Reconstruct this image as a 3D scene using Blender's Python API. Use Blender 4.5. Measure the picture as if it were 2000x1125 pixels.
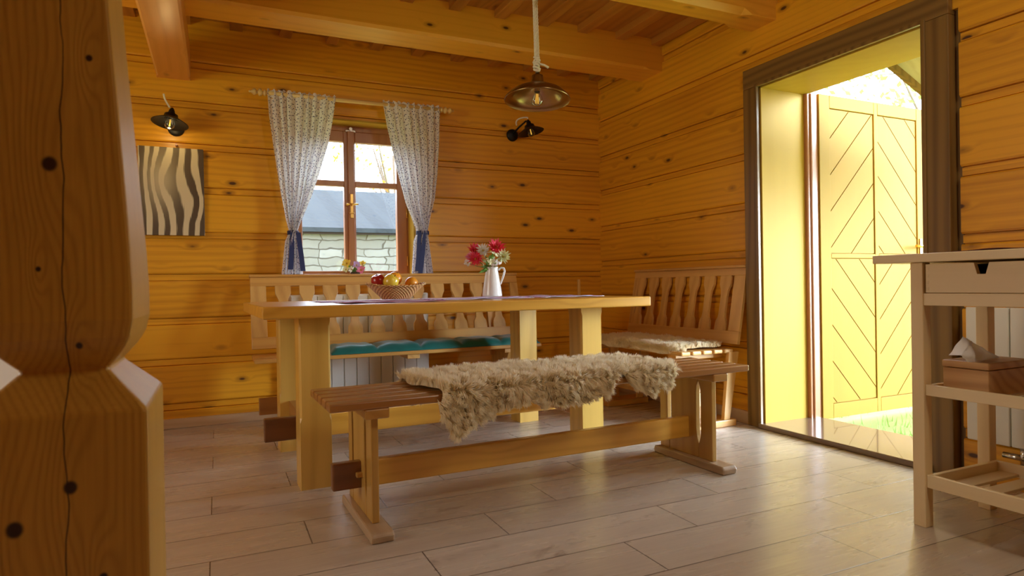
import bpy, bmesh, math, random
import numpy as np
from mathutils import Vector, Matrix, noise as mnoise
PI = math.pi
R = math.radians
random.seed(7); rng = np.random.default_rng(7)
for o in list(bpy.data.objects): bpy.data.objects.remove(o)
scene = bpy.context.scene; C = scene.collection

# ---------------------------------------------------------------- camera
cam = bpy.data.cameras.new('camera'); camo = bpy.data.objects.new('camera', cam); C.objects.link(camo)
yaw, pit, rol = 0.4320, -0.0040, -0.0165
f = Vector((math.sin(yaw)*math.cos(pit), math.cos(yaw)*math.cos(pit), math.sin(pit)))
r0 = Vector((math.cos(yaw), -math.sin(yaw), 0)); u0 = r0.cross(f)
r1 = r0*math.cos(rol)+u0*math.sin(rol); u1 = -r0*math.sin(rol)+u0*math.cos(rol)
m = Matrix((r1, u1, -f)).transposed().to_4x4(); m.translation = (0, 0, 0.84)
camo.matrix_world = m
cam.sensor_width = 36; cam.sensor_fit = 'HORIZONTAL'; cam.lens = 1247/2000*36; cam.clip_start = 0.05
cam.dof.use_dof = True; cam.dof.focus_distance = 3.0; cam.dof.aperture_fstop = 5.6
scene.camera = camo
# ---------------------------------------------------------------- world, lights, exposure
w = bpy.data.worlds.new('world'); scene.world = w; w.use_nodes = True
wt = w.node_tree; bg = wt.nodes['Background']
# bright sky; lobes added to throw light in through door and window
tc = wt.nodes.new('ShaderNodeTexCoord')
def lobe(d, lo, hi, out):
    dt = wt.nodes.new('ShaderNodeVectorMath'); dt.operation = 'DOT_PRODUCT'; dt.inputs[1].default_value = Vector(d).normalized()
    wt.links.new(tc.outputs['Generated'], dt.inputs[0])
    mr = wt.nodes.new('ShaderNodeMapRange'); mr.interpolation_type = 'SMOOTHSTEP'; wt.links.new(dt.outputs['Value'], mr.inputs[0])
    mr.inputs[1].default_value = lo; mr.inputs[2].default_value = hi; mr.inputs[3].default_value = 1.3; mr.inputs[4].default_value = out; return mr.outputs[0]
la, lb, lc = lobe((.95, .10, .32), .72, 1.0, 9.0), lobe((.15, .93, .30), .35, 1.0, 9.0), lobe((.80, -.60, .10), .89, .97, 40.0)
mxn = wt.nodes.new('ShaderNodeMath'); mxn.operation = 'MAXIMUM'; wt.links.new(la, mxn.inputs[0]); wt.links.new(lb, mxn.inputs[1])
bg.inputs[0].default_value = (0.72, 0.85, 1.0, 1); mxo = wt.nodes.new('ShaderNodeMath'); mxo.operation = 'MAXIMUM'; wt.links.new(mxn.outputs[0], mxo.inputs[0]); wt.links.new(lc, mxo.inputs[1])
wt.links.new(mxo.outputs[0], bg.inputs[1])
def area(name, loc, target, sx, sy, power, col, spread=None):
    l = bpy.data.lights.new(name, 'AREA'); l.shape = 'RECTANGLE'; l.size = sx; l.size_y = sy
    l.energy = power; l.color = col
    if spread: l.spread = R(spread)
    o = bpy.data.objects.new(name, l); C.objects.link(o); o.location = loc
    o.rotation_euler = (Vector(target)-Vector(loc)).to_track_quat('-Z', 'Y').to_euler()
    return o
sun = bpy.data.lights.new('sun', 'SUN'); sun.energy = 5; sun.angle = R(1.5); sun.color = (1, .93, .8)
suno = bpy.data.objects.new('sun', sun); C.objects.link(suno); suno.location = (6, 8, 9)
suno.rotation_euler = Vector((0.45, -0.22, -1.0)).to_track_quat('-Z', 'Y').to_euler()
# portals for sky light at doorway and back window; added fill lights follow
for nm, lc, tg, sx, sy in (('door_portal', (3.23, 2.2475, .985), (2, 2.2475, .985), .93, 1.92), ('window_portal', (.86, 4.66, 1.45), (.86, 2, 1.45), .83, 1.05)):
    po = area(nm, lc, tg, sx, sy, 1, (1, 1, 1)); po.data.cycles.is_portal = True
area('left_opening_fill', (-2.42, 2.2, 1.45), (2.8, 2.9, 1.3), 1.5, 1.1, 14, (1.0, .88, .64))  # fill light added at the unseen left wall opening
area('trolley_fill', (1.9, .05, 2.38), (1.9, 1.3, .3), .5, .5, 10, (1.0, .90, .70))  # out-of-view fill, added to brighten the trolley side
scene.cycles.max_bounces = 10; scene.cycles.diffuse_bounces = 6; scene.cycles.transparent_max_bounces = 12; scene.cycles.sample_clamp_indirect = 6
scene.view_settings.view_transform = 'Standard'; scene.view_settings.look = 'None'
scene.view_settings.exposure = 0.5; scene.view_settings.gamma = 1; scene.view_settings.use_curve_mapping = False

# ---------------------------------------------------------------- node helpers
class NT:
    def __init__(s, name):
        s.m = bpy.data.materials.new(name); s.m.use_nodes = True; s.t = s.m.node_tree; s.n = s.t.nodes; s.l = s.t.links
        s.b = s.n['Principled BSDF']
    def new(s, typ, **kw):
        n = s.n.new(typ)
        for k, v in kw.items(): setattr(n, k, v)
        return n
    def put(s, sock, v):
        if hasattr(v, 'links'): s.l.new(v, sock)
        elif isinstance(v, (tuple, list)) and len(v) == 3 and sock.type == 'RGBA': sock.default_value = (*v, 1)
        else: sock.default_value = v
    def math(s, op, a, b=0.0, c=None, clamp=False):
        n = s.new('ShaderNodeMath', operation=op, use_clamp=clamp); s.put(n.inputs[0], a); s.put(n.inputs[1], b)
        if c is not None: s.put(n.inputs[2], c)
        return n.outputs[0]
    def sep(s, v):
        n = s.new('ShaderNodeSeparateXYZ'); s.l.new(v, n.inputs[0]); return n.outputs
    def comb(s, x, y, z):
        n = s.new('ShaderNodeCombineXYZ'); s.put(n.inputs[0], x); s.put(n.inputs[1], y); s.put(n.inputs[2], z); return n.outputs[0]
    def obj(s): return s.new('ShaderNodeTexCoord').outputs['Object']
    def rand(s): return s.new('ShaderNodeObjectInfo').outputs['Random']
    def noise(s, v, scale=1, detail=2, rough=.5, dist=0):
        n = s.new('ShaderNodeTexNoise'); s.put(n.inputs['Vector'], v); n.inputs['Scale'].default_value = scale
        n.inputs['Detail'].default_value = detail; n.inputs['Roughness'].default_value = rough; n.inputs['Distortion'].default_value = dist
        return n.outputs['Fac']
    def vor(s, v, scale=1, out='Distance', feature='F1', rnd=1, dims='3D'):
        n = s.new('ShaderNodeTexVoronoi', feature=feature); n.voronoi_dimensions = dims; s.put(n.inputs['Vector'], v); n.inputs['Scale'].default_value = scale
        n.inputs['Randomness'].default_value = rnd; return n.outputs[out]
    def white(s, x):
        n = s.new('ShaderNodeTexWhiteNoise', noise_dimensions='1D'); s.put(n.inputs['W'], x); return n.outputs['Value']
    def rng(s, v, a, b, c=0.0, d=1.0, smooth=False):
        n = s.new('ShaderNodeMapRange'); n.interpolation_type = 'SMOOTHSTEP' if smooth else 'LINEAR'
        s.put(n.inputs['Value'], v); s.put(n.inputs['From Min'], a); s.put(n.inputs['From Max'], b); s.put(n.inputs['To Min'], c); s.put(n.inputs['To Max'], d)
        return n.outputs[0]
    def mix(s, f, a, b, mode='MIX'):
        n = s.new('ShaderNodeMix', data_type='RGBA', blend_type=mode); s.put(n.inputs[0], f); s.put(n.inputs[6], a); s.put(n.inputs[7], b); return n.outputs[2]
    def bump(s, h, strength=.3, dist=.002):
        n = s.new('ShaderNodeBump'); n.inputs['Strength'].default_value = strength; n.inputs['Distance'].default_value = dist
        s.put(n.inputs['Height'], h); s.l.new(n.outputs[0], s.b.inputs['Normal'])
    def set(s, **kw):
        for k, v in kw.items(): s.put(s.b.inputs[k.replace('_', ' ')], v)

def wood(name, c1, c2, axis='X', ring=16, rough=.38, coat=.25, knot=.055, kc=(.09, .03, .006), var=.25, logs=None, fib=.3, contrast=.55, kscale=1.0, boards=None):
    """grain runs along `axis` in object space; logs=(axis index, joint heights pitch, offset) gives each log its own tone"""
    t = NT(name); P = t.sep(t.obj())
    ia = 'XYZ'.index(axis); oth = [i for i in range(3) if i != ia]
    a, b, c = P[ia], P[oth[0]], P[oth[1]]
    rnd = t.rand(); off = t.math('MULTIPLY', rnd, 37.0); tone = rnd
    if logs:
        src = P[logs[0]]
        lid = t.math('FLOOR', t.math('DIVIDE', t.math('SUBTRACT', src, logs[2]), logs[1]))
        wn = t.white(t.math('ADD', lid, 3.3)); off = t.math('ADD', off, t.math('MULTIPLY', wn, 61.0)); tone = wn
    a = t.math('ADD', a, off); b = t.math('ADD', b, t.math('MULTIPLY', off, .37))
    k = t.comb(t.math('MULTIPLY', a, 1.9*kscale), t.math('MULTIPLY', b, 4.2*kscale), t.math('MULTIPLY', c, 4.2*kscale))
    d = t.vor(k)
    n1 = t.noise(t.comb(t.math('MULTIPLY', a, .38), t.math('MULTIPLY', b, 2.6), t.math('MULTIPLY', c, 2.6)), 1, 2)
    swirl = t.rng(d, .0, .34, 1, 0, True)
    ph = t.math('ADD', t.math('MULTIPLY', t.math('ADD', t.math('MULTIPLY', b, .75), c), ring*6.28), t.math('MULTIPLY', n1, 30.0))
    ph = t.math('ADD', ph, t.math('MULTIPLY', swirl, 7.0 if knot else 0))
    s = t.math('MULTIPLY_ADD', t.math('SINE', ph), .5, .5); s = t.math('POWER', s, 1.7)
    fibre = t.noise(t.comb(t.math('MULTIPLY', a, 2.5), t.math('MULTIPLY', b, 130.0), t.math('MULTIPLY', c, 130.0)), 1, 2)
    big = t.noise(t.comb(t.math('MULTIPLY', a, .8), t.math('MULTIPLY', b, 5.0), t.math('MULTIPLY', c, 5.0)), 1, 3)
    fac = t.math('ADD', t.math('MULTIPLY', s, contrast*.7), t.math('MULTIPLY', t.math('SUBTRACT', fibre, .5), fib))
    fac = t.math('ADD', fac, t.math('MULTIPLY', t.math('SUBTRACT', big, .45), .8))
    fac = t.math('ADD', fac, t.math('MULTIPLY', t.math('SUBTRACT', tone, .5), var), clamp=True)
    col = t.mix(fac, c1, c2)
    if knot:
        halo = t.rng(d, knot*.8, knot*2.1, .5, 0, True); col = t.mix(halo, col, tuple(x*.55 for x in c2))
        km = t.rng(d, knot*.5, knot, 1, 0, True); col = t.mix(km, col, kc)
    t.set(Base_Color=col, Roughness=rough, Coat_Weight=coat, Coat_Roughness=.25, Specular_IOR_Level=.5 if coat else .12)
    t.bump(t.math('ADD', fibre, s), .12, .0015)
    return t.m
def plain(name, col, rough=.5, metal=0, coat=0, nz=.0, nscale=30, **kw):
    t = NT(name); c = col
    if nz:
        n = t.noise(t.obj(), nscale, 3); c = t.mix(n, tuple(x*(1-nz) for x in col), tuple(min(1, x*(1+nz)) for x in col))
    t.set(Base_Color=c, Roughness=rough, Metallic=metal, Coat_Weight=coat)
    for k, v in kw.items(): t.put(t.b.inputs[k.replace('_', ' ')], v)
    return t.m

def post_wood():
    t = NT('pine_post'); P = t.sep(t.obj()); x, y, z = P[0], P[1], P[2]
    n1 = t.noise(t.comb(t.math('MULTIPLY', x, 7.0), t.math('MULTIPLY', y, 7.0), t.math('MULTIPLY', z, 1.6)), 1, 2)
    ph = t.math('ADD', t.math('MULTIPLY', t.math('ADD', x, t.math('MULTIPLY', y, .8)), 620.0), t.math('MULTIPLY', n1, 30.0)); km = 0.0; sw = None
    for kx, kz, kr in ((-.008, 1.003, .0085), (.012, .598, .0075), (-.045, .555, .009), (.035, 1.145, .004), (.02, .772, .004), (-.02, .87, .003), (.045, .48, .005)):
        dx = t.math('DIVIDE', t.math('SUBTRACT', x, kx), kr); dz = t.math('DIVIDE', t.math('SUBTRACT', z, kz), kr*1.15)
        d = t.math('SQRT', t.math('ADD', t.math('MULTIPLY', dx, dx), t.math('MULTIPLY', dz, dz)))
        dzs = t.math('MULTIPLY', dz, .33); d2 = t.math('SQRT', t.math('ADD', t.math('MULTIPLY', dx, dx), t.math('MULTIPLY', dzs, dzs)))
        km = t.math('MAXIMUM', km, t.rng(d, .7, 1.25, 1, 0, True)); ph = t.math('ADD', ph, t.math('MULTIPLY', t.rng(d2, 0, 5.5, 1, 0, True), 16.0))
    s = t.math('POWER', t.math('MULTIPLY_ADD', t.math('SINE', ph), .5, .5), 2.0)
    fib = t.noise(t.comb(t.math('MULTIPLY', x, 260.0), t.math('MULTIPLY', y, 260.0), t.math('MULTIPLY', z, 5.0)), 1, 2)
    big = t.noise(t.comb(t.math('MULTIPLY', x, 12.0), t.math('MULTIPLY', y, 12.0), t.math('MULTIPLY', z, 2.0)), 1, 3)
    fac = t.math('ADD', t.math('ADD', t.math('MULTIPLY', s, .32), t.math('MULTIPLY', t.math('SUBTRACT', fib, .5), .5)), t.math('MULTIPLY', t.math('SUBTRACT', big, .4), .9), clamp=True)
    col = t.mix(fac, (.60, .35, .050), (.36, .18, .020)); col = t.mix(km, col, (.035, .014, .006))
    cn = t.noise(t.comb(0.0, 0.0, t.math('MULTIPLY', z, 6.0)), 1, 3)
    cd = t.math('ABSOLUTE', t.math('SUBTRACT', t.math('SUBTRACT', x, .006), t.math('MULTIPLY', t.math('SUBTRACT', cn, .5), .03)))
    cw = t.math('MULTIPLY', t.noise(t.comb(0.0, 3.0, t.math('MULTIPLY', z, 4.0)), 1, 2), .0016)
    front = t.math('LESS_THAN', y, -.06)
    crack = t.math('MULTIPLY', t.math('LESS_THAN', cd, cw), front); col = t.mix(crack, col, (.03, .012, .005))
    t.set(Base_Color=col, Roughness=.45, Coat_Weight=.15); t.bump(t.math('SUBTRACT', t.math('ADD', fib, s), t.math('MULTIPLY', crack, 6.0)), .2, .001); return t.m
H1, H2 = (.84, .40, .016), (.44, .15, .003)
M = {}
M['log_back'] = wood('honey_log_back', H1, H2, 'X', 24, .42, .2, .10, logs=(2, .2745, .65), var=.4, kscale=1.9, contrast=.36, fib=.5)
M['log_right'] = wood('honey_log_right', H1, H2, 'Y', 24, .42, .2, .10, logs=(2, .2745, .74), var=.4, kscale=1.9, contrast=.36, fib=.5)
M['beam_x'] = wood('honey_beam', (.90, .47, .045), (.66, .27, .012), 'X', 20, .42, .2, .085, kscale=1.8, contrast=.4)
M['beam_y'] = wood('honey_beam_cross', (.84, .38, .09), (.62, .23, .03), 'Y', 20, .35, .35, .08, kscale=1.7, contrast=.4)
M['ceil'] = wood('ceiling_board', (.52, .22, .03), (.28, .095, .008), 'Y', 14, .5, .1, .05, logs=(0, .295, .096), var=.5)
M['post'] = post_wood()
M['tab_x'] = wood('table_wood_x', (.80, .43, .06), (.52, .235, .02), 'X', 14, .3, .4, .03, contrast=.5)
M['tab_z'] = wood('table_wood_z', (.76, .48, .10), (.52, .28, .04), 'Z', 14, .3, .4, .0, contrast=.6)
M['tab_y'] = wood('table_wood_y', (.45, .2, .05), (.25, .09, .02), 'Y', 14, .3, .4, .0)
M['ben_x'] = wood('bench_wood_x', (.42, .19, .045), (.23, .09, .02), 'X', 14, .28, .5, .0)
M['ben_y'] = wood('bench_wood_y', (.56, .30, .07), (.36, .16, .03), 'Y', 14, .3, .4, .0)
M['ben_z'] = wood('bench_wood_z', (.58, .34, .075), (.38, .18, .03), 'Z', 14, .3, .4, .0, contrast=.5)
M['cor_x'] = wood('corner_bench_x', (.70, .38, .09), (.45, .19, .035), 'X', 14, .35, .3, .02)
M['cor_y'] = wood('corner_bench_y', (.70, .40, .12), (.46, .22, .05), 'Y', 14, .35, .3, .02)
M['cor_z'] = wood('corner_bench_z', (.72, .42, .12), (.47, .22, .045), 'Z', 14, .35, .3, .0)
M['tenon'] = wood('dark_tenon_wood', (.22, .085, .025), (.11, .04, .012), 'X', 14, .3, .4, .0)
M['foot'] = wood('worn_foot_wood', (.50, .36, .22), (.30, .18, .09), 'Y', 14, .35, .3, .0)
M['cart_y'] = wood('beech_y', (.82, .66, .38), (.70, .53, .26), 'Y', 8, .45, .12, .0, contrast=.4)
M['cart_x'] = wood('beech_x', (.82, .66, .38), (.70, .53, .26), 'X', 8, .45, .12, .0, contrast=.4)
M['cart_z'] = wood('beech_z', (.82, .64, .35), (.70, .50, .24), 'Z', 8, .45, .12, .0, contrast=.4)
M['box'] = wood('tissue_box_wood', (.62, .36, .14), (.40, .19, .05), 'Y', 22, .45, .1, .0, contrast=.8)
M['trim_dark'] = wood('dark_oak_trim', (.25, .14, .035), (.12, .06, .014), 'Z', 20, .4, .25, .0, contrast=.9)
M['trim_dark_y'] = wood('dark_oak_trim_y', (.25, .14, .035), (.12, .06, .014), 'Y', 20, .4, .25, .0, contrast=.9)
M['lining'] = wood('yellow_lining', (.52, .33, .045), (.44, .27, .03), 'Z', 5, .5, .0, .0, contrast=.35, fib=.15)
M['leaf'] = wood('yellow_door_wood', (.39, .235, .030), (.34, .19, .020), 'Z', 5, .6, .0, .0, contrast=.3, fib=.15)
M['win'] = wood('reddish_window_wood', (.50, .22, .09), (.36, .13, .045), 'Z', 12, .35, .4, .0, contrast=.5)
M['skirt'] = wood('pale_skirting', (.62, .44, .26), (.46, .28, .14), 'X', 10, .4, .2, .02)
M['skirt_y'] = wood('pale_skirting_y', (.62, .44, .26), (.46, .28, .14), 'Y', 10, .4, .2, .02)
M['rodw'] = wood('curtain_rod_wood', (.80, .58, .22), (.68, .42, .12), 'X', 14, .4, .3, .0)
M['porch'] = wood('porch_boards', (.70, .62, .40), (.55, .46, .26), 'X', 14, .6, 0, .03, logs=(1, .14, 0), var=.4)
M['shingle'] = wood('grey_weathered_boards', (.040, .050, .060), (.025, .032, .040), 'Y', 10, .7, 0, 0, logs=(0, .12, 0), var=.9)
M['bark'] = plain('bark', (.26, .2, .15), .9, nz=.4)
M['black'] = plain('black_iron', (.02, .017, .015), .45, .6)
M['brass'] = plain('brass', (.78, .5, .16), .3, 1)
M['bronze'] = plain('aged_bronze', (.30, .20, .09), .28, 1, nz=.3, nscale=18)
M['bronze_in'] = plain('bronze_inner', (.42, .30, .13), .3, 1, nz=.2, nscale=12)
M['chrome'] = plain('chrome', (.7, .7, .7), .2, 1)
M['rope'] = plain('white_rope', (.85, .80, .68), .9, nz=.2, nscale=200)
M['white_enamel'] = plain('white_enamel', (.86, .84, .76), .18, coat=.5)
M['radiator'] = plain('radiator_white', (.80, .80, .72), .35)
M['dark_gap'] = plain('dark_slot', (.012, .010, .010), .8)
M['navy'] = plain('navy_ribbon', (.02, .035, .13), .6)
t = NT('tissue_paper'); t.set(Base_Color=(.95, .95, .97), Roughness=.9, Specular_IOR_Level=.1); tl = t.new('ShaderNodeBsdfTranslucent'); tl.inputs[0].default_value = (.95, .95, .97, 1)
mx = t.new('ShaderNodeMixShader'); mx.inputs[0].default_value = .4; t.l.new(t.b.outputs[0], mx.inputs[1]); t.l.new(tl.outputs[0], mx.inputs[2]); t.l.new(mx.outputs[0], t.n['Material Output'].inputs[0]); M['tissue'] = t.m
M['red'] = plain('red_apple_skin', (.45, .02, .02), .25, coat=.5, nz=.4, nscale=14)
M['yellow'] = plain('yellow_apple_skin', (.88, .62, .06), .25, coat=.5, nz=.15, nscale=14)
M['orange'] = plain('orange_peel', (.90, .36, .02), .4, coat=.3, nz=.1, nscale=60)
M['stalk'] = plain('stalk', (.1, .07, .03), .8)
M['pot'] = plain('dark_pot', (.05, .03, .02), .5)
M['stem'] = plain('stem_green', (.12, .25, .05), .6)
for n, c in dict(f_red=(.85, .07, .12), f_pink=(.85, .28, .45), f_white=(.85, .85, .80), f_cream=(.80, .82, .50), f_yellow=(.90, .70, .10), f_lilac=(.62, .45, .75), f_green=(.18, .38, .07), f_core=(.6, .4, .05)).items():
    M[n] = plain('petal_'+n, c, .6)
# glass
t = NT('window_glass'); t.n.remove(t.b); g = t.new('ShaderNodeBsdfGlossy'); g.inputs['Roughness'].default_value = .02
tr = t.new('ShaderNodeBsdfTransparent'); mx = t.new('ShaderNodeMixShader'); mx.inputs[0].default_value = .06
t.l.new(tr.outputs[0], mx.inputs[1]); t.l.new(g.outputs[0], mx.inputs[2]); t.l.new(mx.outputs[0], t.n['Material Output'].inputs[0]); M['glass'] = t.m
t = NT('bulb_glass'); t.n.remove(t.b); g = t.new('ShaderNodeBsdfGlossy'); g.inputs['Roughness'].default_value = .03
tr = t.new('ShaderNodeBsdfTransparent'); mx = t.new('ShaderNodeMixShader'); lw = t.new('ShaderNodeLayerWeight'); lw.inputs[0].default_value = .35
t.l.new(lw.outputs['Facing'], mx.inputs[0]); t.l.new(tr.outputs[0], mx.inputs[1]); t.l.new(g.outputs[0], mx.inputs[2]); t.l.new(mx.outputs[0], t.n['Material Output'].inputs[0]); M['bulb'] = t.m
t = NT('filament'); t.set(Base_Color=(1, .6, .1), Emission_Color=(1, .55, .08), Emission_Strength=.5); M['filament'] = t.m
# curtain cloth
t = NT('dotted_cotton'); uvn = t.new('ShaderNodeUVMap'); uvn.uv_map = 'UVMap'; v = uvn.outputs[0]
cell = t.vor(v, 50, rnd=.8, dims='2D'); dot = t.rng(cell, .15, .21, 1, 0, True)
c2_ = t.vor(v, 90, rnd=1.0, dims='2D'); dot2 = t.rng(c2_, .10, .16, .7, 0, True)
col = t.mix(dot2, (.90, .90, .92), (.50, .42, .50)); col = t.mix(dot, col, (.10, .10, .22))
wv = t.noise(v, 400, 1); t.set(Base_Color=col, Roughness=.85); t.bump(wv, .1, .001)
tl = t.new('ShaderNodeBsdfTranslucent'); t.l.new(col, tl.inputs[0]); mx = t.new('ShaderNodeMixShader'); mx.inputs[0].default_value = .38
t.l.new(t.b.outputs[0], mx.inputs[1]); t.l.new(tl.outputs[0], mx.inputs[2]); t.l.new(mx.outputs[0], t.n['Material Output'].inputs[0]); M['curtain'] = t.m
# teal satin cushion
t = NT('teal_satin'); n = t.noise(t.obj(), 9, 2); t.set(Base_Color=t.mix(n, (.0, .10, .085), (.005, .19, .16)), Roughness=.38, Sheen_Weight=.3); M['teal'] = t.m
# fleece
t = NT('fleece'); n = t.noise(t.obj(), 7, 3); n2 = t.noise(t.obj(), 60, 2)
t.set(Base_Color=t.mix(t.math('ADD', t.math('MULTIPLY', n, .7), t.math('MULTIPLY', n2, .3)), (.99, .96, .80), (.97, .88, .64)), Roughness=1.0, Specular_IOR_Level=.1)
tl = t.new('ShaderNodeBsdfTranslucent'); tl.inputs[0].default_value = (.95, .86, .68, 1); mx = t.new('ShaderNodeMixShader'); mx.inputs[0].default_value = .5
tp = t.new('ShaderNodeBsdfTransparent'); m2 = t.new('ShaderNodeMixShader'); m2.inputs[0].default_value = .0; t.l.new(mx.outputs[0], m2.inputs[1]); t.l.new(tp.outputs[0], m2.inputs[2])
t.l.new(t.b.outputs[0], mx.inputs[1]); t.l.new(tl.outputs[0], mx.inputs[2]); t.l.new(m2.outputs[0], t.n['Material Output'].inputs[0]); M['fleece'] = t.m
# striped table mat
t = NT('striped_mat'); P = t.sep(t.obj()); s = t.math('SINE', t.math('MULTIPLY', P[1], 95.0)); s2 = t.math('SINE', t.math('MULTIPLY', P[1], 33.0))
col = t.mix(t.rng(s, .1, .3), (.78, .76, .88), (.30, .10, .30)); col = t.mix(t.rng(s2, .5, .7), col, (.60, .2, .38)); t.set(Base_Color=col, Roughness=.8); M['mat'] = t.m
# wicker
t = NT('wicker'); P = t.sep(t.obj()); an = t.math('ARCTAN2', P[1], P[0])
s = t.math('MULTIPLY', t.math('SINE', t.math('MULTIPLY', an, 30.0)), t.math('SINE', t.math('MULTIPLY', P[2], 520.0)))
t.set(Base_Color=t.mix(t.rng(s, -.6, .6), (.42, .20, .05), (.80, .52, .20)), Roughness=.55); t.bump(s, .8, .003); M['wicker'] = t.m
# zebra veneer
t = NT('zebra_veneer'); P = t.sep(t.obj()); x = t.math('ADD', P[0], .06); z = t.math('SUBTRACT', P[2], .33)
blob = t.math('POWER', 2.718, t.math('MULTIPLY', t.math('ADD', t.math('MULTIPLY', t.math('MULTIPLY', x, x), 130.0), t.math('MULTIPLY', t.math('MULTIPLY', z, z), 40.0)), -1.0))
xr = t.math('SUBTRACT', P[0], .15); zr = t.math('SUBTRACT', P[2], .2)
blob2 = t.math('POWER', 2.718, t.math('MULTIPLY', t.math('ADD', t.math('MULTIPLY', t.math('MULTIPLY', xr, xr), 160.0), t.math('MULTIPLY', t.math('MULTIPLY', zr, zr), 60.0)), -1.0))
nz = t.noise(t.comb(t.math('MULTIPLY', P[0], 5.0), 0.0, t.math('MULTIPLY', P[2], 1.6)), 1, 3)
ph = t.math('ADD', t.math('MULTIPLY', P[0], 100.0), t.math('ADD', t.math('MULTIPLY', blob, 6.0), t.math('SUBTRACT', t.math('MULTIPLY', nz, 9.0), t.math('MULTIPLY', blob2, 3.5))))
s = t.math('SINE', ph); fine = t.noise(t.comb(t.math('MULTIPLY', P[0], 400.0), 0.0, t.math('MULTIPLY', P[2], 6.0)), 1, 2)
fac = t.rng(t.math('ADD', s, t.math('MULTIPLY', t.math('SUBTRACT', fine, .5), 1.6)), -.25, .25, 0, 1, True)
fac = t.math('MULTIPLY', fac, t.math('SUBTRACT', 1.0, t.math('MULTIPLY', blob, .75)))
t.set(Base_Color=t.mix(fac, (.72, .60, .36), (.10, .065, .035)), Roughness=.5); M['zebra'] = t.m
# floor tiles (wood look), thirds bond
t = NT('wood_look_tiles'); P = t.sep(t.obj()); x, y = P[0], P[1]
yr = t.math('DIVIDE', t.math('SUBTRACT', y, 1.507), .2275); row = t.math('FLOOR', yr); fy = t.math('SUBTRACT', yr, row)
xr = t.math('DIVIDE', t.math('SUBTRACT', t.math('SUBTRACT', x, .27), t.math('MULTIPLY', row, .305)), .915); cl = t.math('FLOOR', xr); fx = t.math('SUBTRACT', xr, cl)
idn = t.math('ADD', t.math('MULTIPLY', row, 7.13), t.math('MULTIPLY', cl, 3.71)); wn = t.white(idn)
ey = t.math('MULTIPLY', t.math('MINIMUM', fy, t.math('SUBTRACT', 1.0, fy)), .2275); ex = t.math('MULTIPLY', t.math('MINIMUM', fx, t.math('SUBTRACT', 1.0, fx)), .915)
joint = t.rng(t.math('MINIMUM', ex, ey), .0013, .0027, 1, 0)
gx = t.math('ADD', x, t.math('MULTIPLY', wn, 40.0))
n1 = t.noise(t.comb(t.math('MULTIPLY', gx, 1.6), t.math('MULTIPLY', y, 12.0), 0.0), 1, 4, .6, .6)
n2 = t.noise(t.comb(t.math('MULTIPLY', gx, 4.0), t.math('MULTIPLY', y, 90.0), 0.0), 1, 3)
blot = t.noise(t.comb(gx, t.math('MULTIPLY', y, 2.0), 0.0), 3.5, 4, .65, .8)
fac = t.math('ADD', t.math('ADD', t.math('MULTIPLY', n1, .6), t.math('MULTIPLY', t.math('SUBTRACT', n2, .5), .5)), t.math('MULTIPLY', t.math('SUBTRACT', wn, .5), .22), clamp=True)
col = t.mix(fac, (.61, .53, .43), (.32, .25, .19)); col = t.mix(t.rng(blot, .58, .76, 0, .6, True), col, (.13, .075, .045))
col = t.mix(joint, col, (.11, .085, .07))
t.set(Base_Color=col, Roughness=t.rng(n1, .2, .8, .22, .34), Specular_IOR_Level=.8)
t.bump(t.math('ADD', t.math('MULTIPLY', joint, -2.0), t.math('MULTIPLY', n2, .4)), .2, .001); M['floor'] = t.m
# stone wall outside
t = NT('rubble_stone'); P = t.sep(t.obj()); nn = t.noise(t.obj(), 2.2, 3); nb = t.noise(t.obj(), 5.0, 2)
v = t.comb(t.math('ADD', P[0], t.math('MULTIPLY', nn, .5)), t.math('ADD', P[2], t.math('ADD', t.math('MULTIPLY', nn, .16), t.math('MULTIPLY', nb, .05))), 0.0)
br = t.new('ShaderNodeTexBrick'); t.put(br.inputs['Vector'], v); br.inputs['Scale'].default_value = 1.0; br.inputs['Brick Width'].default_value = .42; br.inputs['Row Height'].default_value = .115
br.inputs['Mortar Size'].default_value = .010; br.inputs['Mortar Smooth'].default_value = .4; br.offset = .37; br.squash = .7; br.squash_frequency = 2
br.inputs['Color1'].default_value = (.17, .17, .155, 1); br.inputs['Color2'].default_value = (.25, .255, .245, 1); br.inputs['Mortar'].default_value = (.035, .034, .03, 1)
col = t.mix(t.math('MULTIPLY', t.noise(t.obj(), 6, 4), .5), br.outputs['Color'], (.12, .11, .085)); t.set(Base_Color=col, Roughness=.9)
t.bump(br.outputs['Fac'], -.6, .02); M['stone'] = t.m
t = NT('lawn'); n = t.noise(t.obj(), 3, 4); n2 = t.noise(t.obj(), 60, 2)
t.set(Base_Color=t.mix(t.math('ADD', t.math('MULTIPLY', n, .6), t.math('MULTIPLY', n2, .4)), (.28, .40, .10), (.50, .56, .22)), Roughness=.9); M['grass'] = t.m
for n, c in dict(leaf_green=(.26, .42, .10), leaf_autumn=(.65, .26, .04)).items():
    t = NT(n); t.set(Base_Color=t.mix(t.noise(t.obj(), 2.5, 2), c, tuple(min(1, x*1.7) for x in c)), Roughness=.6)
    tl = t.new('ShaderNodeBsdfTranslucent'); tl.inputs[0].default_value = (*c, 1); mx = t.new('ShaderNodeMixShader'); mx.inputs[0].default_value = .4
    t.l.new(t.b.outputs[0], mx.inputs[1]); t.l.new(tl.outputs[0], mx.inputs[2]); t.l.new(mx.outputs[0], t.n['Material Output'].inputs[0]); M[n] = t.m

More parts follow.
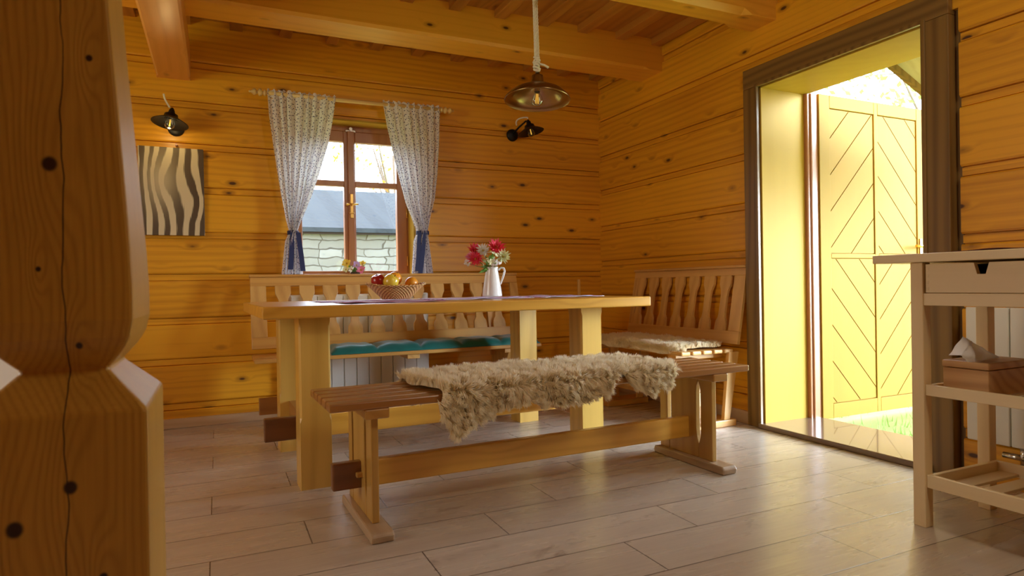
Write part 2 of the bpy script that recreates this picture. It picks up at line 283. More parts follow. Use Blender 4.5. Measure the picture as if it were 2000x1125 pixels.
# ---------------------------------------------------------------- mesh helpers
def new(): return bmesh.new()
I4 = Matrix.Identity(4)
def box(bm, x0, x1, y0, y1, z0, z1, bev=0.0, Mx=None, seg=2):
    r = bmesh.ops.create_cube(bm, size=1); vs = r['verts']
    for v in vs: v.co = Vector(((x0+x1)/2+v.co.x*(x1-x0), (y0+y1)/2+v.co.y*(y1-y0), (z0+z1)/2+v.co.z*(z1-z0)))
    if bev > 0:
        es = list({e for v in vs for e in v.link_edges})
        rr = bmesh.ops.bevel(bm, geom=es, offset=min(bev, .45*min(x1-x0, y1-y0, z1-z0)), segments=seg, affect='EDGES', profile=.5)
        vs = list({v for f_ in rr['faces'] for v in f_.verts} | {v for v in vs if v.is_valid})
    if Mx is not None: bmesh.ops.transform(bm, matrix=Mx, verts=[v for v in vs if v.is_valid])
    return bm
def prism(bm, pts, t0, t1, plane='XZ', Mx=None):
    """polygon pts in a plane, extruded along the third axis from t0 to t1"""
    def P(a, b, t):
        return {'XZ': Vector((a, t, b)), 'YZ': Vector((t, a, b)), 'XY': Vector((a, b, t))}[plane]
    A = [bm.verts.new(P(a, b, t0)) for a, b in pts]; B = [bm.verts.new(P(a, b, t1)) for a, b in pts]
    fs = [bm.faces.new(A), bm.faces.new(B[::-1])]
    n = len(pts)
    for i in range(n): fs.append(bm.faces.new((A[i], B[i], B[(i+1) % n], A[(i+1) % n])))
    bmesh.ops.recalc_face_normals(bm, faces=fs)
    if Mx is not None: bmesh.ops.transform(bm, matrix=Mx, verts=A+B)
    return bm
def lathe(bm, prof, seg=32, Mx=None, close=False):
    rings = []
    for r, z in prof:
        if r < 1e-6: rings.append([bm.verts.new((0, 0, z))])
        else: rings.append([bm.verts.new((r*math.cos(2*PI*i/seg), r*math.sin(2*PI*i/seg), z)) for i in range(seg)])
    for A, B in zip(rings, rings[1:]):
        for i in range(seg):
            j = (i+1) % seg
            q = [A[i % len(A)], A[j % len(A)], B[j % len(B)], B[i % len(B)]]
            q2 = []
            for v in q:
                if v not in q2: q2.append(v)
            if len(q2) > 2:
                fc = bm.faces.new(q2); fc.smooth = True
    vs = [v for r_ in rings for v in r_]
    if Mx is not None: bmesh.ops.transform(bm, matrix=Mx, verts=vs)
    return bm
def tube(bm, pts, rad, seg=10, cap=True):
    pts = [Vector(p) for p in pts]; n = len(pts); rings = []
    up = Vector((0, 0, 1)); prev = None
    for i, p in enumerate(pts):
        d = (pts[min(i+1, n-1)]-pts[max(i-1, 0)]).normalized()
        if prev is None:
            a = d.cross(up); a = a if a.length > .05 else d.cross(Vector((1, 0, 0)))
        else: a = prev-d*prev.dot(d)
        a.normalize(); prev = a; b = d.cross(a)
        rr = rad[i] if isinstance(rad, (list, tuple)) else rad
        rings.append([bm.verts.new(p+(a*math.cos(2*PI*k/seg)+b*math.sin(2*PI*k/seg))*rr) for k in range(seg)])
    for A, B in zip(rings, rings[1:]):
        for k in range(seg):
            fc = bm.faces.new((A[k], A[(k+1) % seg], B[(k+1) % seg], B[k])); fc.smooth = True
    if cap: bm.faces.new(rings[0][::-1]); bm.faces.new(rings[-1])
    return bm
def arc(fn, n=14): return [fn(i/(n-1)) for i in range(n)]

def tag(o, label=None, cat=None, group=None, kind=None):
    if label: o['label'] = label
    if cat: o['category'] = cat
    if group: o['group'] = group
    if kind: o['kind'] = kind
    return o
def thing(name, label, cat, loc=(0, 0, 0), rz=0, group=None, kind=None, local=False):
    o = bpy.data.objects.new(name, None); C.objects.link(o); o.location = loc; o.rotation_euler = (0, 0, rz)
    o.empty_display_size = .1; o['_loc'] = 0 if local else 1
    return tag(o, label, cat, group, kind)
def mk(name, bm, mat, parent=None, bevel=0, label=None, smooth=None, keep=False):
    """one mesh object; world coordinates unless its thing is `local`"""
    root = parent
    while root is not None and root.parent is not None: root = root.parent
    loc = None
    if root is None:
        if not keep:
            c = [v.co for v in bm.verts]; lo = Vector((min(v.x for v in c), min(v.y for v in c), min(v.z for v in c))); hi = Vector((max(v.x for v in c), max(v.y for v in c), max(v.z for v in c)))
            loc = Vector(((lo.x+hi.x)/2, (lo.y+hi.y)/2, lo.z)); bmesh.ops.translate(bm, vec=-loc, verts=bm.verts)
    elif root.get('_loc', 0) == 1: bmesh.ops.translate(bm, vec=-root.location, verts=bm.verts)
    me = bpy.data.meshes.new(name); bm.to_mesh(me); bm.free()
    mats = mat if isinstance(mat, (list, tuple)) else [mat]
    for m_ in mats: me.materials.append(M[m_] if isinstance(m_, str) else m_)
    o = bpy.data.objects.new(name, me); C.objects.link(o)
    if loc is not None: o.location = loc
    if parent is not None: o.parent = parent
    if smooth:
        for p in me.polygons: p.use_smooth = True
    if bevel:
        b = o.modifiers.new('bevel', 'BEVEL'); b.width = bevel; b.segments = 2; b.limit_method = 'ANGLE'; b.angle_limit = R(35); b.harden_normals = False
    if label: o['label'] = label
    return o
def copy_tree(o, parent=None):
    c = o.copy(); C.objects.link(c)
    if parent is not None: c.parent = parent
    for ch in list(o.children): copy_tree(ch, c)
    return c

YB, XR = 4.42, 2.84
XL, YF, ZC = -2.3, -2.3, 2.52
# ================================================================ ROOM SHELL
bm = new(); box(bm, XL, 3.0, YF, YB+.05, -.08, 0); o = mk('floor', bm, 'floor', keep=True); tag(o, kind='structure')

def log_profile(z0, z1, joints, strip=.036, depth=.014):
    """(z, inset) of stacked flat logs with a recessed strip and two fine shadow gaps at each joint"""
    pts = []
    for j in sorted(joints):
        pts += [(j-.010, 0), (j-.004, .005), (j-.003, depth+.012), (j, depth+.012), (j+.001, depth), (j+strip-.001, depth), (j+strip, depth+.012), (j+strip+.003, depth+.012), (j+strip+.004, .006), (j+strip+.012, 0)]
    def ins(z):
        if not pts or z <= pts[0][0] or z >= pts[-1][0]: return 0
        for a, c in zip(pts, pts[1:]):
            if a[0] <= z <= c[0]: return a[1]+(c[1]-a[1])*(z-a[0])/max(1e-9, c[0]-a[0])
        return 0
    return [(z0, ins(z0))]+[(z, d) for z, d in pts if z0 < z < z1]+[(z1, ins(z1))]
def log_wall(bm, axis, a0, a1, z0, z1, joints, face, thick):
    prof = log_profile(z0, z1, joints)
    pts = []
    s = 1 if thick > 0 else -1
    for z, d in prof: pts.append((face+s*d, z))
    pts += [(face+thick, z1), (face+thick, z0)]
    if axis == 'X': prism(bm, pts, a0, a1, 'YZ')
    else: prism(bm, pts, a0, a1, 'XZ')
jb = [.110, .385, .635, .905, 1.165, 1.445, 1.715, 1.975, 2.225]
jr = [.170, .445, .715, .985, 1.268, 1.560, 1.833, 2.118, 2.385]
WX0, WX1, WZ0, WZ1 = .435, 1.285, .90, 1.99
bm = new()
log_wall(bm, 'X', XL-.2, WX0, 0, 2.9, jb, YB, .30); log_wall(bm, 'X', WX1, XR+.3, 0, 2.9, jb, YB, .30)
log_wall(bm, 'X', WX0, WX1, 0, WZ0, jb, YB, .30); log_wall(bm, 'X', WX0, WX1, WZ1, 2.9, jb, YB, .30)
tag(mk('wall_back', bm, 'log_back', keep=True), kind='structure')
DY0, DY1, DZ = 1.775, 2.72, 1.955
bm = new()
log_wall(bm, 'Y', DY1+.02, YB+.3, 0, 2.9, jr, XR, .37); log_wall(bm, 'Y', YF, DY0-.13, 0, 2.9, jr, XR, .37)
log_wall(bm, 'Y', DY0-.13, DY1+.02, DZ+.02, 2.9, jr, XR, .37)
tag(mk('wall_right', bm, 'log_right', keep=True), kind='structure')
bm = new(); box(bm, XR+.02, XR+.37, DY0-.13, DY0-.015, 0, DZ+.02); tag(mk('trim_1', bm, 'trim_dark', keep=True), kind='structure')
# unseen half of the room: left and front walls; left opening added to let light in
def holed(bm, axis, face, thick, a0, a1, holes, zt=2.9):
    cuts = sorted(holes); a = a0
    for h0, h1, z0, z1 in cuts:
        for (p, q, zz0, zz1) in ((a, h0, 0, zt), (h0, h1, 0, z0), (h0, h1, z1, zt)):
            if axis == 'Y': box(bm, face, face+thick, p, q, zz0, zz1)
            else: box(bm, p, q, face, face+thick, zz0, zz1)
        a = h1
    if axis == 'Y': box(bm, face, face+thick, a, a1, 0, zt)
    else: box(bm, a, a1, face, face+thick, 0, zt)
bm = new(); holed(bm, 'Y', XL, -.2, YF-.2, YB+.3, [(1.4, 2.95, .9, 2.05)]); tag(mk('wall_left', bm, 'log_right', keep=True), kind='structure')
bm = new(); holed(bm, 'X', YF, -.2, XL, XR+.3, []); tag(mk('wall_front', bm, 'log_back', keep=True), kind='structure')
# ceiling: upper boards with lower overlapping boards between them
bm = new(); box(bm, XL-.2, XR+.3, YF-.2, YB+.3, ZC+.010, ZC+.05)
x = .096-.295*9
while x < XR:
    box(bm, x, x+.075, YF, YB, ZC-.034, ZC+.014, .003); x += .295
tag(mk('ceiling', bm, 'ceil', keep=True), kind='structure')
# beams
def chamfer_beam(bm, axis, a0, a1, b0, b1, z0, z1, ch=.02, stop=.25, ends=(1, 1)):
    """square beam with stopped chamfers on the two lower edges"""
    st = [(a0, 0 if ends[0] else ch), (a0+stop*.8, 0 if ends[0] else ch), (a0+stop, ch), (a1-stop, ch), (a1-stop*.8, 0 if ends[1] else ch), (a1, 0 if ends[1] else ch)]
    rings = []
    for a, c in st:
        c = max(c, .0015)
        sec = [(b0, z1), (b0, z0+c), (b0+c, z0), (b1-c, z0), (b1, z0+c), (b1, z1)]
        rings.append([bm.verts.new((a, b, z) if axis == 'X' else (b, a, z)) for b, z in sec])
    for A, B in zip(rings, rings[1:]):
        for i in range(6): bm.faces.new((A[i], B[i], B[(i+1) % 6], A[(i+1) % 6]))
    bm.faces.new(rings[0]); bm.faces.new(rings[-1][::-1]); bmesh.ops.recalc_face_normals(bm, faces=bm.faces)
bm = new(); chamfer_beam(bm, 'X', XL, XR+.05, 3.60, 3.85, 2.315, ZC+.02, .016, .2)
tag(mk('ceiling_beam', bm, 'beam_x'), 'long honey ceiling beam running above the dining table, in front of the window wall', 'beam')
bm = new(); chamfer_beam(bm, 'X', XL, XR+.05, 2.60, 2.78, 2.29, ZC+.02, .03, .28)
tag(mk('ceiling_beam', bm, 'beam_x'), 'ceiling beam meeting the right wall above the open door', 'beam')
bm = new(); chamfer_beam(bm, 'Y', .6, YB+.05, -.315, -.13, 2.14, 2.34, .012, .1)
tag(mk('ceiling_beam', bm, 'beam_y'), 'low crosswise beam with pinkish underside beside the carved post, above the black wall lamp', 'beam')
# skirting
bm = new(); box(bm, XL, XR, YB-.02, YB+.005, 0, .058, .004); tag(mk('baseboard_back', bm, 'skirt', keep=True), kind='structure')
bm = new(); box(bm, XR-.02, XR+.005, DY1+.10, YB-.02, 0, .075, .004); tag(mk('baseboard_right', bm, 'skirt_y', keep=True), kind='structure')

# ---------------------------------------------------------------- window
win = thing('window_1', None, None, (.86, 4.56, WZ0), kind='structure')
ZB = WZ0+.0
def frame_bm(x0, x1, y0, y1, z0, z1, wl, wr, wb, wt, bev=.004):
    b = new(); box(b, x0, x0+wl, y0, y1, z0, z1, bev); box(b, x1-wr, x1, y0, y1, z0, z1, bev)
    box(b, x0+wl, x1-wr, y0, y1, z0, z0+wb, bev); box(b, x0+wl, x1-wr, y0, y1, z1-wt, z1, bev); return b
mk('window_frame', frame_bm(WX0, WX1, 4.555, 4.63, WZ0, WZ1, .022, .022, .022, .05), 'win', win)
for sx0, sx1, wl, wr in ((.457, .858, .075, .042), (.866, 1.263, .030, .072)):
    s = mk('sash', frame_bm(sx0, sx1, 4.55, 4.60, .922, 1.94, wl, wr, .04, .075), 'win', win)
    b = new(); box(b, sx0+wl, sx1-wr, 4.553, 4.597, 1.553, 1.593, .004); mk('glazing_bar', b, 'win', s)
    b = new(); box(b, sx0+wl-.004, sx1-wr+.004, 4.574, 4.578, .96, 1.87); mk('pane', b, 'glass', s)
b = new(); box(b, .842, .886, 4.535, 4.553, .925, 1.94, .004); mk('cover_strip', b, 'win', win)
h = new(); box(h, .853, .875, 4.527, 4.536, 1.33, 1.50, .003); box(h, .848, .88, 4.518, 4.53, 1.36, 1.37, .003); hd = mk('window_latch', h, 'brass', win, label='brass latch plate')
h = new(); tube(h, [(.825, 4.515, 1.425), (.86, 4.508, 1.425), (.905, 4.515, 1.428)], .006); tube(h, [(.864, 4.53, 1.425), (.864, 4.508, 1.425)], .008)
mk('handle', h, 'brass', hd)
h = new(); box(h, .83, .90, 4.54, 4.552, 1.935, 1.95, .003); tube(h, [(.865, 4.54, 1.955), (.865, 4.53, 1.955)], .012); mk('bolt', h, 'chrome', win)
for hz in (1.03, 1.38, 1.78):
    h = new(); tube(h, [(1.262, 4.546, hz-.035), (1.262, 4.546, hz+.035)], .006); mk('hinge', h, 'brass', win)
b = new(); box(b, WX0-.03, WX1+.03, YB-.03, 4.56, WZ0-.022, WZ0+.006, .005); mk('window_sill', b, 'win', win)
b = new()
for x0, x1 in ((WX0, WX0+.012), (WX1-.012, WX1)): box(b, x0, x1, YB-.004, 4.555, WZ0+.006, WZ1)
box(b, WX0, WX1, YB-.004, 4.555, WZ1-.012, WZ1); mk('reveal_lining', b, 'lining', win)
# outside rim light pane surround
# ---------------------------------------------------------------- door
dr = thing('door_1', None, None, (XR, 2.25, 0), kind='structure')
b = new()
o0, o1, i0, i1 = 1.668, 2.822, DY0, DY1
for y0, y1 in ((o0, i0), (i1, o1)): box(b, XR-.032, XR+.02, y0, y1, 0, DZ, .004)
mk('door_trim', b, 'trim_dark', dr)
b = new(); box(b, XR-.032, XR+.02, o0, o1, DZ, 2.068, .004); mk('head_trim', b, 'trim_dark_y', dr)
b = new()
for y0, y1 in ((i0-.012, i0+.006), (i1-.006, i1+.012)): box(b, XR-.040, XR-.02, y0, y1, .02, DZ+.01, .003)
box(b, XR-.040, XR-.02, i0, i1, DZ-.006, DZ+.012, .003); mk('trim_bead', b, 'trim_dark', dr)
b = new(); box(b, XR-.01, XR+.35, i1-.012, i1+.02, .02, DZ, .002); box(b, XR-.01, XR+.35, i0-.015, i0+.008, .02, DZ, .002)
mk('side_lining', b, 'lining', dr)
b = new(); box(b, XR-.01, XR+.35, i0, i1, DZ-.012, DZ+.02, .002); mk('head_lining', b, 'lining', dr)
b = new()
box(b, XR+.33, XR+.375, i1-.035, i1+.03, .02, DZ, .006); box(b, XR+.35, XR+.41, i1-.045, i1-.005, .02, DZ-.01, .006); box(b, XR+.33, XR+.41, i0-.03, i0+.012, .02, DZ, .005)
mk('door_frame', b, 'win', dr, label='reddish brown rebated frame')
t = NT('polished_threshold'); t.set(Base_Color=(.22, .15, .11), Roughness=.16, Coat_Weight=.5); M['thresh'] = t.m
b = new(); box(b, XR-.045, XR+.40, i0-.02, i1+.01, 0, .028, .004); mk('threshold', b, 'thresh', dr)
# leaf swung outwards
LX0, LX1, LY0, LY1, LZ0, LZ1 = 3.245, 4.215, 2.665, 2.71, .015, 1.945
leafb = new(); box(leafb, LX0, LX1, LY0+.014, LY1, LZ0, LZ1)
leaf = mk('door_leaf', leafb, 'leaf', dr, label='open yellow door leaf with herringbone panels')
b = new()
xs = [(LX0, 3.335), (3.728, 3.762), (4.14, LX1)]
for a0, a1 in xs: box(b, a0, a1, LY0, LY0+.016, LZ0, LZ1, .003)
for z0, z1 in ((LZ0, .10), (.972, .998), (1.868, LZ1)):
    box(b, 3.335, 3.728, LY0, LY0+.016, z0, z1, .003); box(b, 3.762, 4.14, LY0, LY0+.016, z0, z1, .003)
mk('leaf_frame', b, 'leaf', leaf)
def clip_poly(poly, inside, inter):
    out = []
    for i in range(len(poly)):
        a, c = poly[i], poly[(i+1) % len(poly)]
        if inside(a): out.append(a)
        if inside(a) != inside(c): out.append(inter(a, c))
    return out
def chevron(x0, x1, z0, z1, slope, pitch=.150, gap=.006):
    b = new(); s = slope; per = pitch*math.sqrt(1+s*s)
    k0 = z0-abs(s)*(x1-x0)-per*2; k = k0
    # strips between lines z = s*(x-x0)+k
    while k < z1+abs(s)*(x1-x0)+per:
        lo, hi = k+gap*.5*math.sqrt(1+s*s), k+per-gap*.5*math.sqrt(1+s*s)
        poly = [(x0, z0), (x1, z0), (x1, z1), (x0, z1)]
        for c_, sg in ((lo, 1), (hi, -1)):
            fn = lambda p, c_=c_, sg=sg: sg*(p[1]-s*(p[0]-x0)-c_)
            def inter(a, c, fn=fn):
                fa, fc = fn(a), fn(c); u = fa/(fa-fc); return (a[0]+(c[0]-a[0])*u, a[1]+(c[1]-a[1])*u)
            if poly: poly = clip_poly(poly, lambda p, fn=fn: fn(p) >= 0, inter)
        if len(poly) > 2:
            ar = abs(sum(poly[i][0]*poly[(i+1) % len(poly)][1]-poly[(i+1) % len(poly)][0]*poly[i][1] for i in range(len(poly))))/2
            if ar > 1e-4: prism(b, poly, LY0+.006, LY0+.0145)
        k += per
    return b
for x0, x1, z0, z1, s in ((3.34, 3.723, 1.003, 1.863, 1.05), (3.767, 4.135, 1.003, 1.863, -1.05), (3.34, 3.723, .105, .967, -1.05), (3.767, 4.135, .105, .967, 1.05)):
    mk('panel', chevron(x0, x1, z0, z1, s), 'leaf', leaf)
h = new(); box(h, LX1-.06, LX1-.035, LY0-.006, LY0, .93, 1.10, .002); tube(h, [(LX1-.047, LY0, 1.05), (LX1-.047, LY0-.04, 1.05), (LX1-.15, LY0-.04, 1.05)], .009)
mk('door_handle', h, 'brass', leaf)
h = new()
for hz in (.25, 1.0, 1.7): tube(h, [(LX0-.008, LY0+.02, hz-.05), (LX0-.008, LY0+.02, hz+.05)], .009)
mk('hinge', h, 'chrome', leaf)

# ================================================================ OUTSIDE
bm = new(); box(bm, -30, 40, -30, 50, -.40, -.22); tag(mk('lawn', bm, 'grass', keep=True), 'sunlit green lawn outside the open door', 'lawn', kind='stuff')
bm = new(); box(bm, XR+.37, 7.5, -1, 5.2, -.215, -.022); tag(mk('grass_bank', bm, 'grass', keep=True), 'strip of grass right outside the door threshold', 'grass', kind='stuff')
# grass blades near the door
bm = new()
for i in range(4500):
    x = 3.35+random.random()**1.3*3.8; y = .3+random.random()*4.2; hgt = .03+.04*random.random(); a = random.random()*PI
    if LX0-.05 < x < LX1+.05 and LY0-.05 < y < LY1+.05: continue
    dx, dy = .004*math.cos(a), .004*math.sin(a); tx, ty = random.uniform(-.02, .02), random.uniform(-.02, .02)
    bm.faces.new((bm.verts.new((x-dx, y-dy, -.021)), bm.verts.new((x+dx, y+dy, -.021)), bm.verts.new((x+tx, y+ty, -.02+hgt))))
tag(mk('grass_blades', bm, 'leaf_green', keep=True), 'short grass blades outside the door', 'grass', kind='stuff')
ob = thing('outbuilding', 'stone outbuilding with grey plank roof seen through the window', 'building', (2, 9.2, -.22))
bm = new(); box(bm, -4, 8, 9.0, 9.4, -.22, 1.62); mk('stone_wall', bm, 'stone', ob)
bm = new(); prism(bm, [(8.82, 1.60), (11.6, 2.52), (11.6, 2.58), (8.82, 1.66)], -4.3, 8.3, 'YZ'); mk('roof', bm, 'shingle', ob)
bm = new(); box(bm, -4.2, 8.2, 8.86, 8.90, 1.575, 1.605); mk('gutter', bm, 'black', ob)
pc = thing('porch_roof', 'sloping boarded porch roof outside above the door', 'roof', (3.25, 1.2, 1.98))
def slope_x(z, x): return z-(x-3.22)*.43
bm = new()
for k in range(9):
    y1 = 2.225-.145*k; y0 = y1-.138
    prism(bm, [(3.22, 2.02), (4.35, 1.534), (4.35, 1.554), (3.22, 2.04)], y0, y1, 'XZ')
mk('soffit_boards', bm, 'porch', pc)
bm = new(); prism(bm, [(3.22, 1.985), (4.35, 1.499), (4.35, 1.60), (3.22, 2.086)], 2.225, 2.25, 'XZ'); mk('barge_board', bm, 'trim_dark', pc)
bm = new(); prism(bm, [(3.22, 2.045), (4.35, 1.559), (4.35, 1.60), (3.22, 2.086)], .92, 2.225, 'XZ'); mk('roof_deck', bm, 'bark', pc)
def tree(name, label, loc, h, cr, mat, nleaf, seed):
    rg = random.Random(seed); tr_ = thing(name, label, 'tree', loc)
    x, y, z = loc; b = new(); tube(b, [(x, y, z), (x+.1, y, z+h*.4), (x, y+.1, z+h*.75)], [.16, .12, .05]); tk = mk('trunk', b, 'bark', tr_)
    b = new(); cen = []
    for i in range(26):
        a = rg.random()*2*PI; rr = cr*math.sqrt(rg.random()); cz = z+h*(.35+.6*rg.random()); q = Vector((x+rr*math.cos(a), y+rr*math.sin(a), cz)); cen.append(q)
        tube(b, [(x, y, z+h*.3+.3*(cz-z-h*.3)), (x+(q.x-x)*.5, y+(q.y-y)*.5, cz-.15), q], [.035, .02, .008], 5)
    mk('branches', b, 'bark', tr_)
    b = new()
    for i in range(nleaf):
        q = cen[rg.randrange(len(cen))]+Vector((rg.gauss(0, .42), rg.gauss(0, .42), rg.gauss(0, .33)))
        n = Vector((rg.gauss(0, 1), rg.gauss(0, 1), rg.gauss(0, 1))).normalized(); u = n.orthogonal().normalized(); w_ = n.cross(u); s = .05+.05*rg.random()
        b.faces.new([b.verts.new(q+u*s), b.verts.new(q+w_*s*.5), b.verts.new(q-u*s), b.verts.new(q-w_*s*.5)])
    mk('foliage', b, mat, tr_)
tree('leafy_tree', 'green leafy tree beyond the open door', (12.5, 7.4, -.2), 6.0, 1.9, 'leaf_green', 1300, 3)
tree('autumn_tree', 'sparse autumn tree with orange leaves beyond the outbuilding', (3.9, 15, -.2), 5.6, 1.8, 'leaf_autumn', 700, 5)

# ================================================================ CARVED POST
ph_ = [(0, .097), (.688, .097), (.697, .0885), (.739, .0473), (.747, .0547), (.760, .0653), (.770, .072), (.781, .0769), (.804, .0814), (.846, .0814), (.90, .079), (.936, .0768), (1.018, .0711), (1.105, .0653), (1.211, .0581), (1.31, .053), (1.6, .060), (2.14, .085)]
bm = new(); prev = None
for z, h_ in ph_:
    lx = -.182-(h_ if z < .78 else max(h_, .088)); y0_, y1_ = .95+(.097-h_), 1.205-(.097-h_)
    cur = [bm.verts.new((lx, y0_, z)), bm.verts.new((-.182+h_, y0_, z)), bm.verts.new((-.182+h_, y1_, z)), bm.verts.new((lx, y1_, z))]
    if prev is None: bm.faces.new(cur[::-1])
    else:
        for i in range(4): bm.faces.new((prev[i], prev[(i+1) % 4], cur[(i+1) % 4], cur[i]))
    prev = cur
bm.faces.new(prev)
tag(mk('wooden_post', bm, 'post', bevel=.004), 'massive pine post with carved waist and knots, nearest the camera on the left', 'post')
# low white cupboard glimpsed through the notch
cb = thing('white_cupboard', 'pale cupboard glimpsed through the notch of the carved post', 'cupboard', (-1.35, 4.1, 0))
b = new(); box(b, -1.9, -.85, 3.95, 4.36, .05, .80, .006); mk('body', b, 'white_enamel', cb)
b = new(); box(b, -1.88, -.87, 3.97, 4.36, 0, .05); mk('plinth', b, 'dark_gap', cb)
for x0, x1, kx in ((-1.89, -1.38, -1.42), (-1.37, -.86, -1.33)):
    b = new(); box(b, x0, x1, 3.93, 3.95, .07, .78, .004); d_ = mk('door', b, 'white_enamel', cb); b = new(); tube(b, [(kx, 3.93, .5), (kx, 3.905, .5)], [.006, .012]); mk('knob', b, 'brass', d_)

# ================================================================ LAMPS
PX, PY, PZ = 1.522, 2.95, 1.80
lp = thing('pendant_lamp', 'bronze dish pendant lamp hanging on a white rope over the table', 'lamp', (PX, PY, PZ))
shade_o = [(.030, .115), (.034, .095), (.036, .085), (.040, .080), (.095, .062), (.140, .038), (.168, .008), (.172, .0), (.170, -.003)]
shade_i = [(.170, -.003), (.164, .004), (.150, .010), (.128, .012), (.124, .026), (.09, .052), (.036, .072), (.026, .09)]
T = Matrix.Translation((PX, PY, PZ)) @ Matrix.Rotation(R(-4), 4, r1) @ Matrix.Rotation(R(1.5), 4, 'Y')
b = new(); lathe(b, shade_o, 48, T); sh = mk('lamp_shade', b, 'bronze', lp)
b = new(); lathe(b, shade_i, 48, T); mk('inner_reflector', b, 'bronze_in', sh)
b = new(); lathe(b, [(0, .150), (.010, .148), (.014, .135), (.030, .128), (.030, .112)], 24, T); mk('cap', b, 'bronze', lp)
b = new(); lathe(b, [(.013, .075), (.015, .06), (.016, .045), (.015, .042)], 16, T); mk('socket', b, 'chrome', lp)
b = new(); lathe(b, [(.012, .045), (.018, .03), (.029, .005), (.031, -.006), (.027, -.022), (.014, -.033), (0, -.036)], 24, T); bl = mk('bulb', b, 'bulb', lp)
b = new()
for dx in (-.008, 0.0, .008): tube(b, [(PX+dx*.6, PY, PZ+.032), (PX+dx*1.1, PY+.004, PZ-.018)], .0018, 6)
mk('filament', b, 'filament', bl)
def rope_bm(b, p0, p1, rad=.0085, tw=60, strands=3):
    p0, p1 = Vector(p0), Vector(p1); n = max(24, int((p1-p0).length*130)); d = (p1-p0).normalized(); a = d.orthogonal().normalized(); c = d.cross(a)
    for s in range(strands):
        pts = []
        for i in range(n+1):
            u = i/n; ang = u*(p1-p0).length*tw*2+2*PI*s/strands; pts.append(p0.lerp(p1, u)+(a*math.cos(ang)+c*math.sin(ang))*rad*.5)
        tube(b, pts, rad*.62, 6)
b = new()
rope_bm(b, (PX-.004, PY, PZ+.22), (PX-.012, PY, ZC)); rope_bm(b, (PX+.010, PY+.004, PZ+.22), (PX-.002, PY, ZC))
mk('rope', b, 'rope', lp)
b = new()
for k in range(7):
    z = PZ+.155+k*.011; pts = [(PX+.013*math.cos(a*2*PI/12+k)*(1+.25*math.sin(k*2)), PY+.013*math.sin(a*2*PI/12+k), z+.006*math.sin(a*2*PI/12)) for a in range(13)]; tube(b, pts, .0065, 6)
tube(b, [(PX+.01, PY-.01, PZ+.185), (PX+.035, PY-.018, PZ+.18), (PX+.058, PY-.02, PZ+.168)], [.006, .0055, .007], 8)
kn = mk('rope_knot', b, 'rope', lp)
b = new(); tube(b, arc(lambda s: (PX+.006*math.cos(s*6.28), PY, PZ+.155+.012*math.sin(s*6.28))), .002, 6); mk('hook', b, 'chrome', kn)

def wall_lamp(label, cx, cz, yaw_, cordfn, tilt, glow):
    t_ = thing('wall_lamp', label, 'lamp', (cx, YB, cz), local=True)
    t_.rotation_euler = (0, 0, 0)
    b = new(); lathe(b, [(0, .020), (.035, .019), (.045, .012), (.047, 0)], 24, Matrix.Translation((0, 0, 0)) @ Matrix.Rotation(R(90), 4, 'X')); mk('backplate', b, 'black', t_)
    Tm = Matrix.Translation((yaw_, -.165, .005)) @ Matrix.Rotation(R(tilt), 4, 'Y') @ Matrix.Rotation(R(-9), 4, 'X')
    b = new(); tube(b, [(0, -.01, .005), (yaw_*.4, -.06, .05), (yaw_*.8, -.12, .085), (yaw_, -.160, .07)], .007, 8); mk('arm', b, 'black', t_)
    b = new(); lathe(b, [(.006, .085), (.012, .075), (.016, .065), (.020, .05), (.036, .042), (.040, .022), (.06, .012), (.098, -.012), (.1, -.014), (.098, -.015), (.06, .006), (.036, .014), (.03, .035)], 36, Tm)
    s_ = mk('lamp_shade', b, 'black', t_)
    b = new(); lathe(b, [(.012, .025), (.018, .012), (.028, -.01), (.029, -.022), (.024, -.036), (.012, -.046), (0, -.048)], 20, Tm); q = mk('bulb', b, 'bulb', t_)
    b = new(); p = Tm @ Vector((0, 0, .01)); p2 = Tm @ Vector((0, 0, -.03)); tube(b, [p, p2], .004, 6); mk('filament', b, 'filament', q)
    b = new(); tube(b, arc(cordfn, 16), .0055, 8); mk('cord', b, 'rope', t_, label='pale fabric cord')
    if not glow: return t_
    l = bpy.data.lights.new('wall_bulb_light', 'POINT'); l.energy = glow; l.color = (1, .72, .3); l.shadow_soft_size = .02
    lo = bpy.data.objects.new('wall_bulb_light', l); C.objects.link(lo); lo.location = Vector((cx, YB, cz))+(Tm @ Vector((0, 0, -.055)))
    return t_
wall_lamp('black dish wall lamp above the striped wood panel', -.215, 1.835, -.022, lambda s: (-.022-.002*s-.028*math.sin(s*1.6)+.0, -.165-.015*s, .085+.075*s), 8, .5)
wall_lamp('black dish wall lamp right of the curtains, behind the pendant', 2.06, 1.985, .075, lambda s: (.05-.075*s+.02*math.sin(s*6.3), -.165+.03*s, .095-.055*s+.030*math.sin(s*3.1)), -10, 0)

# ================================================================ WALL PANEL ART
bm = new(); box(bm, -.42, -.066, YB-.024, YB-.002, 1.18, 1.715, .003); o = mk('wall_panel', bm, 'zebra'); tag(o, 'unframed wood panel with dark and cream swirling grain, on the wall under the lamp', 'wall art')
b = new(); tube(b, [(-.215, YB+.01, 1.735), (-.215, YB-.025, 1.735)], .007, 8); mk('nail', b, plain('pink_peg', (.6, .3, .2), .5), None); bpy.data.objects['nail'].parent = o; bpy.data.objects['nail'].location -= o.location

